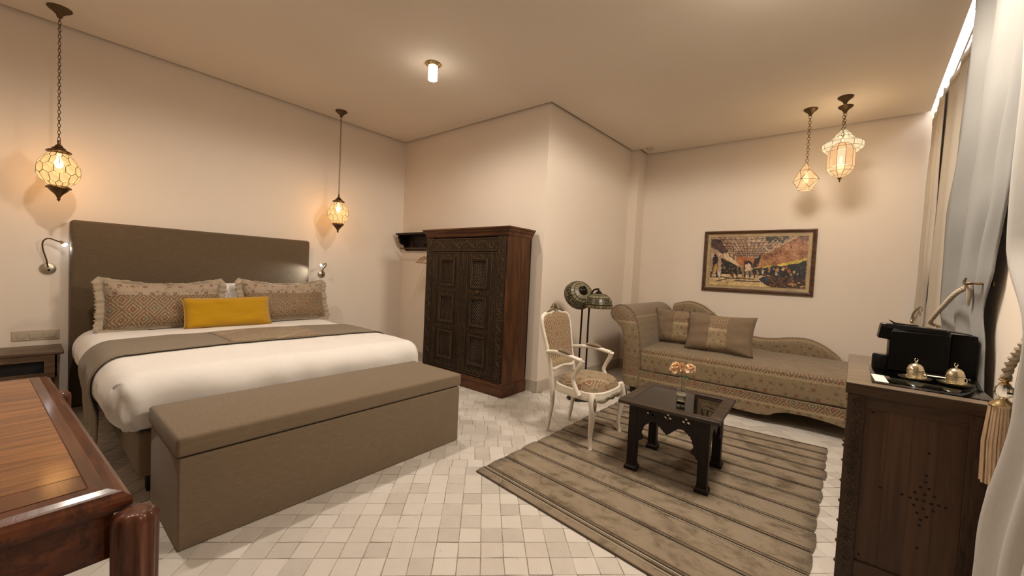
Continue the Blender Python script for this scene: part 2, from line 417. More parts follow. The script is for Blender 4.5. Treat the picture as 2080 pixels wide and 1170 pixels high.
# ceiling slab with a shadow gap along the walls, and the slab above the gap
g = .05
pts = [(-5.4 + g, Y0 + g), (-5.4 + g, 3.86 - g), (-2.66 + g, 3.86 - g), (-2.56 + g, 5.98 - g), (-2.42 + g, 5.98 - g), (-2.42 + g, 6.28 - g), (xe(6.23), 6.28 - g), (xe(Y0), Y0 + g)]
bm = NB(); prism(bm, pts, ZC, ZC + .035, 'z'); recalc(bm); struct('ceiling', bm, M['ceil'])
bm = bx((-5.5, Y0 - .1, ZC + .09), (-.2, 6.4, ZC + .16)); struct('ceiling_above_gap', bm, M['ceil'])
bm = bx((-.2, Y0 - .1, ZT), (1.3, 6.4, ZT + .08)); struct('ceiling_curtain_pocket', bm, M['ceil'])
bm = NB(); prism(bm, [(xe(6.28, -.02), 6.28), (xe(6.28, 0), 6.28), (xe(Y0, 0), Y0), (xe(Y0, -.02), Y0)], ZC + .036, ZT, 'z'); recalc(bm); struct('trim_1', bm, M['wall'])
# glowing panel added to make the curtain pocket bright white
st = tag(link('pocket_glow_panel', rquad('', 1.0, 6.24, .02, .28, 3.54, 3.55), M['strip']), 'long glowing white panel added in the curtain pocket above the window', 'glow panel')
#cl = light('cove_light', (xe(4.3, .14), 4.3, 3.48), COVE_W, COOL, kind='AREA', shape='RECTANGLE', size=.04); cl.data.size_y = 3.6
# baseboards
def baseb(name, a, b, t=.014, h=.135):
    o = wallbox(name, a, b, t, 0, h, 'base'); return o
baseb('baseboard_back', (-5.38, 3.846), (-2.664, 3.846), -.014)
baseb('baseboard_inner', (-2.646, 3.846), (-2.546, 5.98), -.014)
baseb('baseboard_pilaster', (-2.545, 5.966), (-2.406, 5.966), -.014)
baseb('baseboard_pilaster_side', (-2.406, 5.966), (-2.406, 6.266), -.014)
baseb('baseboard_far', (-2.42, 6.266), (1.1, 6.266), -.014)
baseb('baseboard_left', (-5.386, 3.846), (-5.386, Y0), .014)

# floor: grout bed + hand-cut tiles laid diagonally
fl = tag(link('floor', bx((-5.5, Y0 - .1, -.06), (1.3, 6.4, -.006)), m_plain('grout', (.44, .37, .29), .9, var=.15, scale=30), smooth=False), kind='structure')
def m_tile():
    m = Mat('glazed_cream_tile', .34, spec=.5); oi = m.new('ShaderNodeObjectInfo'); ge = m.new('ShaderNodeNewGeometry')
    r = (E(m.nt, oi.outputs['Random']) + E(m.nt, ge.outputs['Random Per Island'])).fr()
    w_ = m.vec('Object'); gp = m.new('ShaderNodeMapping'); m.L(ge.outputs['Position'], gp.inputs[0])
    n = m.noise(gp.outputs[0], 14, 5, .6); n2 = m.noise(gp.outputs[0], 1.2, 2); spots = m.noise(gp.outputs[0], 60, 2)
    t = r * .60 + n * .40
    c = m.ramp(t, [(.15, (.52, .47, .415)), (.45, (.62, .565, .505)), (.85, (.69, .64, .58))])
    c = m.mix(spots.gt(.745), c, (.30, .21, .14)); m.color(c); m.b.inputs['Roughness'].default_value = .42
    m.bump(n + n2, .22, .006); return m.mat
MT = m_tile()
T = .1135; ud = V(.7335, .6797, 0); vd = V(-.6797, .7335, 0); org = V(-1.182, 1.42, 0)
def pip(x, y):
    ins = False
    poly = [(-5.4, Y0), (-5.4, 3.86), (-2.66, 3.86), (-2.56, 5.98), (-2.42, 6.28), (.95, 6.28), (.75, Y0)]
    for (x1, y1), (x2, y2) in zip(poly, poly[1:] + poly[:1]):
        if (y1 > y) != (y2 > y) and x < (x2 - x1) * (y - y1) / (y2 - y1) + x1: ins = not ins
    return ins
CM = cm.inverted()
def seen(p, m=80):
    q = CM @ p
    if q.z > -.3: return None
    x = 1040 + 806.6 * q.x / -q.z; y = 585 - 806.6 * q.y / -q.z
    return -q.z if (-m < x < 2080 + m and -m < y < 1170 + m) else None
def tile_bm(bm, c, a, tw, th, rnd):
    g = .0028; hs = (T - g) / 2
    M_ = Matrix.Translation(c) @ Matrix.Rotation(a, 4, 'Z') @ Matrix.Rotation(rnd.uniform(-.004, .004), 4, 'X') @ Matrix.Rotation(rnd.uniform(-.004, .004), 4, 'Y')
    o = [V(sx * hs + rnd.uniform(-.0022, .0022), sy * hs + rnd.uniform(-.0022, .0022), 0) for sx, sy in ((-1, -1), (1, -1), (1, 1), (-1, 1))]
    lo = [bm.verts.new(M_ @ (p + V(0, 0, -.007))) for p in o]; mi = [bm.verts.new(M_ @ (p + V(0, 0, -.0015))) for p in o]
    hi = [bm.verts.new(M_ @ (p * .965)) for p in o]
    face(bm, hi)
    for A, B in ((lo, mi), (mi, hi)):
        for i in range(4): face(bm, (A[i], A[(i + 1) % 4], B[(i + 1) % 4], B[i]))
rnd = random.Random(3); ang = math.atan2(ud.y, ud.x); tiles = []
for j in range(-60, 75):
    sh = 0 if j < 9 else (.5 * T if (j // 2) % 2 else .12 * T) + rnd.uniform(-.01, .01)
    for i in range(-75, 75):
        c = org + ud * (i * T + sh) + vd * (j * T)
        if pip(c.x, c.y): tiles.append(c)
def covered(c):
    x, y = c.x, c.y
    return (-5.3 < x < -3.02 and .5 < y < 2.35) or (-2.9 < x < -2.4 and .53 < y < 2.22) or (-1.7 < x < -.12 and 2.15 < y < 4.1) or (-4.1 < x < -2.9 and 3.45 < y) or (.17 < x and 2.6 < y < 3.5) or (-1.9 < x < .3 and y > 5.1)
order = sorted([c for c in tiles if seen(c) and not covered(c)], key=lambda c: seen(c))
near = order[:300]; nk = set((round(c.x, 4), round(c.y, 4)) for c in near)
protos = []
for k in range(12):
    bm = NB(); tile_bm(bm, V(0, 0, 0), ang, T, T, rnd); me = bpy.data.meshes.new('tile'); recalc(bm); bm.to_mesh(me); bm.free(); me.materials.append(MT); boxuv(me); protos.append(me)
for k, c in enumerate(near):
    o = bpy.data.objects.new('tile', protos[k % 12]); COL.objects.link(o); o.parent = fl; o.location = c + V(0, 0, rnd.uniform(-.0008, .0004)); o.rotation_euler = (0, 0, rnd.choice((0, PI / 2, PI, -PI / 2)))
bm = NB()
for c in tiles:
    if (round(c.x, 4), round(c.y, 4)) not in nk: tile_bm(bm, c + V(0, 0, rnd.uniform(-.0008, .0004)), ang, T, T, rnd)
recalc(bm); o = link('tile_field', bm, MT, fl, smooth=False); o['kind'] = 'stuff'

# ------------------------------------------------------------------ world-space linking
def wm(o):
    m = o.matrix_basis.copy(); p = o.parent
    while p: m = p.matrix_basis @ m; p = p.parent
    return m
def wl(name, bm, mat, parent, **k):
    bmesh.ops.transform(bm, matrix=wm(parent).inverted(), verts=bm.verts[:]); return link(name, bm, mat, parent, **k)
def place(bm, Mx): bmesh.ops.transform(bm, matrix=Mx, verts=bm.verts[:]); return bm
def frame_m(loc, X, Y, Z): m = Matrix((X, Y, Z)).transposed().to_4x4(); m.translation = loc; return m

# ------------------------------------------------------------------ bed
bed = thing('bed', (-4.12, 1.36, 0), 'wide bed with tall taupe linen headboard and linen base against the left wall', 'bed')
wl('headboard', rbox((.125, 2.075, 1.695), .03, 3, .3, c=(-5.333, 1.322, .8475)), M['linen_v'], bed)
wl('bed_base', rbox((2.18, 1.90, .26), .02, 2, .3, c=(-4.155, 1.385, .235)), M['linen'], bed)
wl('mattress', rbox((2.12, 1.96, .27), .08, 3, .2, c=(-4.155, 1.375, .505)), M['white'], bed)
for x in (-3.12, -5.15):
    for y in (.50, 2.27):
        bm = NB(); lathe(bm, [(.022, 0), (.026, .02), (.03, .108)], 16, (x, y, 0)); wl('leg', bm, M['table'], bed)
def duvet_disp(c, half, grow=0):
    def f(p, n):
        q = p + Vector(c)
        k = noise.noise(q * 2.3) * .012 + noise.noise(q * 5.5 + V(3, 1, 0)) * .006
        top = max(0, n.z)
        P = p + n * (k * (1.4 - .7 * top) + grow)
        # crown of the top, soft sides
        if n.z > .3: P.z += .022 * (1 - (p.x / half.x) ** 2) * (1 - (p.y / half.y) ** 2)
        s = 1 - max(0, min(1, (p.z + half.z) / (2 * half.z)))
        side = max(abs(n.x), abs(n.y))
        if side > .5:
            u = q.y if abs(n.x) > abs(n.y) else q.x
            P += V(n.x, n.y, 0) * (.016 * s * math.sin(u * 17 + 2 * math.sin(u * 5)))
            P += V(n.x, n.y, 0) * (-.035 * max(0, s - .55) / .45)
        # pinched fold at the foot corner next to the camera
        d = (q - V(-3.0, .33, .66)).length
        if d < .13: P += V(.5, -.35, .45) * (.042 * (1 - d / .13) ** 1.5)
        e = abs((q.y - .33) - (.66 - q.z) * .35)
        if q.x > -3.1 and q.z < .67 and e < .045: P += V(-.018, .006, 0) * (1 - e / .045)
        return P
    return f
dc = (-4.12, 1.375, .545); dh = V(1.12, 1.075, .175)
bm = rbox((2.24, 2.15, .35), .145, 8, .022, disp=duvet_disp(dc, dh), c=dc)
bmesh.ops.delete(bm, geom=[f for f in bm.faces if f.calc_center_median().z < .375 and f.normal.z < -.6] , context='FACES')
bm.normal_update(); bmesh.ops.delete(bm, geom=[f for f in bm.faces if f.calc_center_median().z < .385 and f.normal.z < -.45], context='FACES')
duv = thing('duvet', (-4.12, 1.375, .37), 'white cotton duvet tucked over the bed with a pinched corner at the foot', 'duvet')
o = wl('duvet_cover', bm, M['white'], duv, angle=180); solidify(o, .012, -1)
# turned-down sheet fold line above the runner
# runner: a thin band following the duvet
def runner_strip(x0, x1, grow, hem, nx, mat, name, parent, ya=None, yb=None):
    prof = []
    R = .145; H = dh
    ys = [(-H.y, -R * 0 - hem)]
    n = 40; path = []
    zt = dc[2] + H.z
    z = zt - R
    for k in range(int((z - hem) / .04) + 1): path.append((dc[1] - H.y, hem + k * .04, -1, 0))
    for k in range(11):
        a = PI / 2 * k / 10; path.append((dc[1] - H.y + R - R * math.cos(a), z + R * math.sin(a), -math.cos(a), math.sin(a)))
    for k in range(1, n): path.append((dc[1] - H.y + R + (2 * H.y - 2 * R) * k / n, zt, 0, 1))
    for k in range(11):
        a = PI / 2 * (1 - k / 10); path.append((dc[1] + H.y - R + R * math.cos(a), z + R * math.sin(a), math.cos(a), math.sin(a)))
    for k in range(int((z - hem) / .04) + 1): path.append((dc[1] + H.y, z - k * .04, 1, 0))
    if ya is not None: path = [p for p in path if ya < p[0] < yb and p[3] > .5]
    f = duvet_disp(dc, dh, grow); L = [0]
    for a, b in zip(path, path[1:]): L.append(L[-1] + math.hypot(b[0] - a[0], b[1] - a[1]))
    def fn(u, v):
        i = min(len(path) - 1, int(round(u * (len(path) - 1)))); y, zz, ny, nz = path[i]
        x = x0 + (x1 - x0) * v
        p = V(x - dc[0], y - dc[1], zz - dc[2]); return f(p, V(0, ny, nz).normalized()) + Vector(dc)
    bm = grid(fn, len(path) - 1, nx, lambda u, v: (L[min(len(path) - 1, int(round(u * (len(path) - 1))))], (x1 - x0) * v))
    recalc(bm); o = wl(name, bm, mat, parent, angle=180); solidify(o, .005, 1); return o
run = thing('bed_runner', (-3.95, 1.375, .7), 'taupe bed runner draped across the white duvet with a patterned centre', 'bed runner')
runner_strip(-4.29, -3.62, .012, .15, 16, M['runner'], 'runner_cloth', run)
runner_strip(-4.27, -3.64, .016, .25, 16, M['dam_seat'], 'patterned_centre', run, 1.02, 1.80)

def pillow_bm(w, h, t, pinch=.06, n=22, u0=-1, u1=1, grow=1.0, seed=0, sag=0):
    bm = NB(); uvl = bm.loops.layers.uv.verify()
    def fn(s):
        def g(a, b):
            u = u0 + (u1 - u0) * a; v = -1 + 2 * b
            th = ((1 - u ** 4) * (1 - v ** 4)) ** .55 if abs(u) < 1 and abs(v) < 1 else 0
            x = u * w / 2 * (1 - pinch * (1 - v * v)); y = v * h / 2 * (1 - pinch * 1.3 * (1 - u * u))
            wr = noise.noise(V(u * 2.2 + seed, v * 2.2, s)) * .02 + noise.noise(V(u * 5 + seed, v * 5, s)) * .006
            y -= sag * (1 - u * u) * max(0, v)
            return V(x, y, s * (t / 2 * th * grow + wr * min(1, th * 2)))
        return g
    for s in (1, -1): grid(fn(s), n, n, lambda a, b: (w / 2 * (u0 + (u1 - u0) * a), h * b), bm=bm)
    bmesh.ops.remove_doubles(bm, verts=bm.verts[:], dist=1e-5); recalc(bm); return bm
def piping_pts(w, h, pinch, n=18, sag=0):
    P = []
    for (ax, s) in ((0, -1), (1, 1), (0, 1), (1, -1)):
        for k in range(n):
            t = -1 + 2 * k / n
            if ax == 0: u, v = (t if s < 0 else -t), s
            else: u, v = s, (t if s > 0 else -t)
            P.append(V(u * w / 2 * (1 - pinch * (1 - v * v)), v * h / 2 * (1 - pinch * 1.3 * (1 - u * u)) - sag * (1 - u * u) * max(0, v), 0))
    return P
def fringe_bm(w, h, pinch, fw, seed=0, sag=0):
    P = piping_pts(w, h, pinch, 60, sag); n = len(P); rr = random.Random(seed); bm = NB(); c = []
    for i, p in enumerate(P):
        t = (P[(i + 1) % n] - P[i - 1]).normalized(); nn = V(t.y, -t.x, 0)
        side = abs(nn.x); f = fw * (.35 + .65 * side)
        zz = .010 * math.sin(i * .35) + .006 * math.sin(i * .9)
        c.append((bm.verts.new(p - nn * .012 + V(0, 0, .004)), bm.verts.new(p + nn * f * .8 + V(0, 0, zz)), bm.verts.new(p + nn * (f * (1 + rr.uniform(-.12, .22))) + t * rr.uniform(-.004, .004) + V(0, 0, zz * 1.3))))
    for i in range(n):
        a, b = c[i], c[(i + 1) % n]; face(bm, (a[0], b[0], b[1], a[1])); face(bm, (a[1], b[1], b[2], a[2]))
    return bm
def lean(loc, tilt, yaw=0, face_dir='x', roll=0):
    """pillow frame: local X = width, Y = up, Z = front normal; leaning back by tilt"""
    base = frame_m(V(0, 0, 0), V(0, 1, 0), V(0, 0, 1), V(1, 0, 0)) if face_dir == 'x' else frame_m(V(0, 0, 0), V(1, 0, 0), V(0, 0, 1), V(0, -1, 0))
    return Matrix.Translation(loc) @ Matrix.Rotation(yaw, 4, 'Z') @ base @ Matrix.Rotation(-tilt, 4, 'X') @ Matrix.Rotation(roll, 4, 'Z')
def put(o_bm, Mx): return place(o_bm, Mx)
def damask_pillow(loc, w, h, tilt, yaw, label, seed):
    t = thing('pillow', loc, label, 'pillow'); Mx = lean(loc, tilt, yaw)
    wl('pillow_cover', put(pillow_bm(w, h, .20, .05, seed=seed, sag=.035), Mx), M['dam_pillow'], t, angle=180)
    o = wl('fringe', put(fringe_bm(w, h, .05, .052, seed, .035), Mx), M['fringe'], t, angle=180); solidify(o, .004, 0)
damask_pillow((-4.94, .885, .955), .88, .46, .30, -.02, 'large fringed pillow in brown and red woven pattern on the left half of the bed', 1)
damask_pillow((-4.95, 1.955, .965), .90, .46, .30, .02, 'large fringed pillow in brown and red woven pattern on the right half of the bed', 2)
t = thing('pillow', (-5.11, 1.415, .95), 'plain white pillow glimpsed between the two patterned pillows', 'pillow')
wl('pillow_cover', put(pillow_bm(.46, .44, .14, .05, seed=7), lean((-5.12, 1.40, .945), .2)), M['white'], t, angle=180)
t = thing('cushion', (-4.70, 1.335, .87), 'small oblong mustard yellow cushion leaning on the patterned pillows of the bed', 'cushion')
Mx = lean((-4.735, 1.34, .878), .30, 0, roll=.01)
wl('cushion_cover', put(pillow_bm(.745, .30, .12, .035, seed=3), Mx), M['yellow'], t, angle=180)
bm = NB(); tube(bm, piping_pts(.745, .30, .035), .004, 6, closed=True); wl('piping', put(bm, Mx), M['yellow'], t)

# ------------------------------------------------------------------ bench
ben = thing('storage_bench', (-2.65, 1.378, 0), 'long taupe linen storage bench standing at the foot of the bed', 'bench')
wl('bench_body', rbox((.62, 1.815, .450), .012, 2, .3, c=(-2.65, 1.378, .225)), M['linen'], ben)
wl('lid', rbox((.636, 1.835, .098), .02, 3, .2, c=(-2.65, 1.378, .506), disp=lambda p, n: p + V(0, 0, .008 * (1 - (p.x / .32) ** 2) * (1 - (p.y / .92) ** 2) if n.z > .5 else 0)), M['linen'], ben)

# ------------------------------------------------------------------ bedside table and fittings of the bed wall
ns = thing('bedside_table', (-5.19, -.02, 0), 'weathered wooden bedside table with a dark recess left of the bed', 'bedside table')
wl('tabletop', rbox((.40, .50, .028), .008, 2, .3, c=(-5.19, -.01, .562)), M['night'], ns)
bm = NB(); box(bm, (-5.02, -.24, .36), (-4.995, .20, .40)); box(bm, (-5.02, -.24, .50), (-4.995, .20, .546)); box(bm, (-5.02, -.24, .40), (-4.995, -.17, .50)); box(bm, (-5.02, .13, .40), (-4.995, .20, .50)); wl('front_frame', bm, M['night'], ns, smooth=False)
wl('recess_shade_panel', bx((-5.045, -.17, .40), (-5.02, .13, .50)), M['inner_shade'], ns, smooth=False)  # shade of the recess put into the panel's black colour
for y in (-.25, .20): wl('side_panel', bx((-5.38, y - .012, .0), (-4.995, y + .012, .546)), M['night'], ns, smooth=False)
wl('lower_shelf', bx((-5.38, -.23, .20), (-5.01, .188, .225)), M['night'], ns, smooth=False)
def socket(y0, z0, w, label):
    t = thing('socket_plate', (-5.4, y0 + w / 2, z0), label, 'socket')
    wl('cover_plate', rbox((.010, w, .085), .004, 2, .1, c=(-5.395, y0 + w / 2, z0)), M['plate'], t)
    bm = NB(); lathe(bm, [(.021, 0), (.021, .004), (.024, .006)], 24, M=Matrix.Translation((-5.3905, y0 + w * .19, z0)) @ Matrix.Rotation(PI / 2, 4, 'Y')); wl('socket_ring', bm, M['plate'], t)
    bm = NB(); lathe(bm, [(.0195, 0), (.0195, .0045)], 20, M=Matrix.Translation((-5.3895, y0 + w * .19, z0)) @ Matrix.Rotation(PI / 2, 4, 'Y')); o = wl('socket_recess', bm, m_plain('socket_shadow', (.2, .16, .11), .6), t)
    for k in (1, 2): wl('switch', rbox((.008, w * .26, .05), .003, 2, .1, c=(-5.389, y0 + w * (.19 + .3 * k), z0)), M['plate'], t)
socket(-.04, .665, .27, 'cream plate with a power socket and two switches above the bedside table')
socket(2.54, .70, .10, 'cream switch plate half hidden behind the right patterned pillow')
def reading_lamp(P, head, label, aim, pw):
    t = thing('reading_lamp', P[0], label, 'wall lamp')
    bm = NB(); lathe(bm, [(.048, 0), (.050, .006), (.046, .016), (.030, .024), (0, .027)], 28, M=Matrix.Translation(V(-5.4, P[0][1], P[0][2] - .012)) @ Matrix.Rotation(PI / 2, 4, 'Y')); b = wl('wall_rose', bm, M['nickel'], t)
    bm = NB(); lathe(bm, [(.009, 0), (.009, .006), (0, .007)], 16, M=Matrix.Translation(V(-5.375, P[0][1] + .005, P[0][2] - .024)) @ Matrix.Rotation(PI / 2, 4, 'Y')); wl('switch_button', bm, M['black'], b)
    bm = NB(); tube(bm, spline(P, 8), .0055, 8); wl('gooseneck', bm, M['bronze'], t)
    d = (Vector(aim) - Vector(P[-1])).normalized(); q = d.to_track_quat('Z', 'Y').to_matrix().to_4x4(); q.translation = Vector(P[-1])
    bm = NB(); lathe(bm, [(.008, -.03), (.013, -.02), (.015, .012), (.0135, .012)], 20, M=q); wl('lamp_head', bm, M['nickel'], t)
    bm = NB(); lathe(bm, [(.0165, .010), (.017, .018), (.010, .026), (0, .028)], 20, M=q); wl('lit_lens', bm, M['led'], t)
    L = light('reading_light', Vector(P[-1]) + d * .035 - V(*t.location), pw, (.90, .97, 1), .012, t, 'SPOT', spot_size=math.radians(75), spot_blend=.8)
    L.rotation_euler = d.to_track_quat('-Z', 'Y').to_euler()
reading_lamp([(-5.375, .160, 1.262), (-5.365, .150, 1.33), (-5.35, .130, 1.42), (-5.34, .130, 1.485), (-5.33, .160, 1.515), (-5.32, .21, 1.497), (-5.31, .245, 1.478)], 0,
             'small gooseneck reading lamp on the wall left of the headboard', (-4.9, .75, .9), .5)
reading_lamp([(-5.375, 2.573, 1.282), (-5.36, 2.575, 1.33), (-5.33, 2.60, 1.385), (-5.30, 2.585, 1.415), (-5.23, 2.54, 1.412), (-5.17, 2.475, 1.398)], 0,
             'small gooseneck reading lamp on the wall right of the headboard', (-5.27, 1.85, 1.05), 8.0)

# ------------------------------------------------------------------ wardrobe
wx0, wx1, wy, wd = -4.19, -2.80, 3.385, .43
war = thing('wardrobe', ((wx0 + wx1) / 2, wy + wd / 2, 0), 'tall carved dark wood wardrobe with lattice doors against the back wall', 'wardrobe')
bm = NB(); box(bm, (wx0, wy + .02, .10), (wx0 + .03, wy + wd, 1.83)); box(bm, (wx1 - .03, wy + .005, .10), (wx1, wy + wd, 1.83)); box(bm, (wx0, wy + wd - .02, .1), (wx1, wy + wd, 1.83)); wl('side_panel', bm, M['redwood'], war, bevel=.003)
wl('shade_backing', bx((wx0 + .03, wy + .045, .12), (wx1 - .03, wy + .06, 1.83)), M['inner_shade'], war, smooth=False)  # black sheet added behind the lattice as the shade inside
def band(z0, z1, grow, name, mat):
    bm = NB(); box(bm, (wx0 - grow, wy - grow, z0), (wx1 + grow, wy + wd, z1)); wl(name, bm, mat, war, bevel=.006)
band(0, .135, .012, 'plinth', M['redwood_x']); band(.135, .155, .004, 'plinth_moulding', M['redwood_x'])
bm = NB()
prof = [(0, 1.815), (.012, 1.83), (.016, 1.855), (.034, 1.872), (.038, 1.892), (.052, 1.902), (.052, 1.918), (0, 1.918)]
rings = []
for gx, z in prof: rings.append([bm.verts.new(p) for p in (V(wx0 - gx, wy + wd, z), V(wx0 - gx, wy - gx, z), V(wx1 + gx, wy - gx, z), V(wx1 + gx, wy + wd, z))])
for a, b in zip(rings, rings[1:]):
    for i in range(4): face(bm, (a[i], a[(i + 1) % 4], b[(i + 1) % 4], b[i]))
face(bm, rings[-1]); face(bm, rings[0]); recalc(bm); wl('cornice', bm, M['redwood_x'], war, smooth=False)
def scroll(bm, cx, cz, r, s, y, turns=1.3, a0=0, th=.0062):
    P = []
    for k in range(15):
        t = k / 14; a = a0 + s * turns * 2 * PI * t; rr = r * (1 - .82 * t)
        P.append(V(cx + rr * math.cos(a), y, cz + rr * math.sin(a)))
    tube(bm, P, [th, th * .9, th * 1.3], 5, flat=.8, up=(0, 1, 0))
def leafy(bm, x, z, a, l, y):
    d = V(math.cos(a), 0, math.sin(a)); n = V(-d.z, 0, d.x)
    P = [V(x, y, z) + d * l * t + n * (l * .25 * math.sin(t * PI)) for t in (0, .33, .66, 1)]
    tube(bm, P, [.002, .007, .006, .001], 5, flat=.6, up=(0, 1, 0))
def carve_line(bm, p0, p1, width, y, step=None):
    """running scroll along p0->p1 (x,z)"""
    a = V(p0[0], 0, p0[1]); b = V(p1[0], 0, p1[1]); L = (b - a).length; d = (b - a) / L; n = V(-d.z, 0, d.x); step = step or width * .95; k = max(1, int(round(L / step))); ad = math.atan2(d.z, d.x)
    P = [a + d * (L * i / (k * 6)) + n * (width * .30 * math.sin(PI * i / 6)) + V(0, y, 0) for i in range(k * 6 + 1)]
    tube(bm, P, width * .045 + .0015, 5, flat=.8, up=(0, 1, 0))
    for i in range(k):
        s = 1 if i % 2 else -1; c = a + d * (L * (i + .5) / k) + n * (s * width * .06)
        scroll(bm, c.x, c.z, width * .34, s, y, a0=ad + s * .5 + PI, th=width * .045 + .0012)
        for q in (-1, 1):
            leafy(bm, c.x + d.x * step * .42 * q, c.z + d.z * step * .42 * q, ad + q * .9 * s, width * .32, y)
            e = c + d * (step * .5 * q) - n * (s * width * .22); leafy(bm, e.x, e.z, ad - q * 1.3 * s, width * .26, y)
        e = c - n * (s * width * .36) ; scroll(bm, e.x, e.z, width * .15, -s, y, a0=ad, th=width * .03 + .001)
        e = c + n * (s * width * .40) + d * step * .35; leafy(bm, e.x, e.z, ad + 2.4 * s, width * .22, y)
yf = wy
# carved front boards
wl('top_rail', bx((wx0 + .13, yf - .006, 1.645), (wx1 - .155, yf + .02, 1.80)), M['carved'], war, bevel=.003)
bm = NB(); carve_line(bm, (wx0 + .16, 1.722), (wx1 - .18, 1.722), .135, yf - .007); o = wl('rail_carving', bm, M['carvedhi'], war)
bm = NB()
for z in (1.652, 1.792): box(bm, (wx0 + .135, yf - .012, z - .006), (wx1 - .16, yf - .004, z + .006))
wl('rail_bead', bm, M['carvedhi'], war, bevel=.002)
for x0, x1 in ((wx0 + .005, wx0 + .13), (wx1 - .15, wx1 - .03)):
    wl('carved_stile', bx((x0, yf - .010, .155), (x1, yf + .02, 1.812)), M['carved'], war, bevel=.003)
    bm = NB(); carve_line(bm, ((x0 + x1) / 2, .19), ((x0 + x1) / 2, 1.79), .105, yf - .011); wl('stile_carving', bm, M['carvedhi'], war)
dx0, dx1 = wx0 + .135, wx1 - .155; mid = (dx0 + dx1) / 2
for a, b, hand in ((dx0, mid - .004, 1), (mid + .004, dx1, -1)):
    z0, z1 = .165, 1.636
    W = b - a; fr_ = .035; bm = NB()
    cx = (a + b) / 2; lw, lh = .20, .285
    # door leaf built as stiles and rails round three openings
    zc = [z0 + .12 + lh / 2 + .02, 0, 0]; pitch = (z1 - z0 - .10) / 3; zc = [z0 + .075 + pitch * (k + .5) for k in range(3)]
    door = wl('door', NB(), M['carved'], war, smooth=False)
    bm = NB(); box(bm, (a, yf + .002, z0), (cx - lw / 2, yf + .028, z1)); box(bm, (cx + lw / 2, yf + .002, z0), (b, yf + .028, z1))
    zs = [z0] + sum([[z - lh / 2, z + lh / 2] for z in zc], []) + [z1]
    for k in range(0, 8, 2): box(bm, (cx - lw / 2, yf + .002, zs[k]), (cx + lw / 2, yf + .028, zs[k + 1]))
    bmesh.ops.transform(bm, matrix=wm(door).inverted(), verts=bm.verts[:]); bm.to_mesh(door.data); bm.free(); boxuv(door.data)
    bm = NB()
    carve_line(bm, (a + .042, z0 + .03), (a + .042, z1 - .03), .060, yf + .001); carve_line(bm, (b - .042, z0 + .03), (b - .042, z1 - .03), .060, yf + .001)
    for zz in (z1 - .055, (zc[1] + zc[2]) / 2, (zc[0] + zc[1]) / 2, z0 + .05): carve_line(bm, (a + .085, zz), (b - .085, zz), .075, yf + .001)
    wl('door_carving', bm, M['carvedhi'], door)
    bm = NB()
    for xx in (a + .006, a + .078, b - .078, b - .006): box(bm, (xx - .005, yf - .006, z0 + .005), (xx + .005, yf + .004, z1 - .005))
    for zz in (z0 + .008, z1 - .008): box(bm, (a, yf - .006, zz - .006), (b, yf + .004, zz + .006))
    wl('door_beading', bm, M['carvedhi'], door, bevel=.002)
    for z in zc:
        bm = NB()
        for g_, q in ((.034, -.004), (.018, .003)):
            X0, X1, Z0, Z1 = cx - lw / 2 - g_, cx + lw / 2 + g_, z - lh / 2 - g_, z + lh / 2 + g_; t_ = .015
            rgs_ = [[bm.verts.new(V(x_, yf + q + dy_, z_)) for x_, z_ in ((X0 + i_, Z0 + i_), (X1 - i_, Z0 + i_), (X1 - i_, Z1 - i_), (X0 + i_, Z1 - i_))] for i_, dy_ in ((0, .010), (0, -.003), (.003, -.006), (t_ - .004, -.006), (t_, -.002), (t_, .012))]
            for A_, B_ in zip(rgs_, rgs_[1:]):
                for i_ in range(4): face(bm, (A_[i_], A_[(i_ + 1) % 4], B_[(i_ + 1) % 4], B_[i_]))
        recalc(bm); wl('lattice_frame', bm, M['carvedhi'], door, smooth=False)
        # pierced screen: diagonal bars
        bm = NB(); st_ = .034; hw, hh = lw / 2, lh / 2
        for s in (1, -1):
            for k in range(-16, 17):
                # line x*s - z = k*st_ clipped
                c0 = k * st_; ptsl = []
                xa, xb = -hw, hw; za, zb = s * xa - c0, s * xb - c0
                P_, Q_ = V(xa, 0, za), V(xb, 0, zb); d_ = Q_ - P_
                t0, t1 = 0, 1
                for lim, sg in ((hh, 1), (-hh, -1)):
                    if abs(d_.z) < 1e-9: continue
                    tt = (lim - P_.z) / d_.z; 
                    if (d_.z * sg) > 0: t1 = min(t1, tt)
                    else: t0 = max(t0, tt)
                if t1 - t0 > .02:
                    A_ = P_ + d_ * t0 + V(cx, yf + .016, z); B_ = P_ + d_ * t1 + V(cx, yf + .016, z); tube(bm, [A_, B_], .0056, 4, flat=.6, up=(0, 1, 0))
        wl('lattice', bm, M['carvedhi'], door, smooth=False)
    if hand < 0:
        bm = NB(); lathe(bm, [(.02, 0), (.022, .004), (.012, .010), (.014, .018), (0, .024)], 16, M=Matrix.Translation((cx - .01, yf - .004, (zc[1] + zc[2]) / 2)) @ Matrix.Rotation(PI / 2, 4, 'X')); wl('knob', bm, M['bronze'], door)

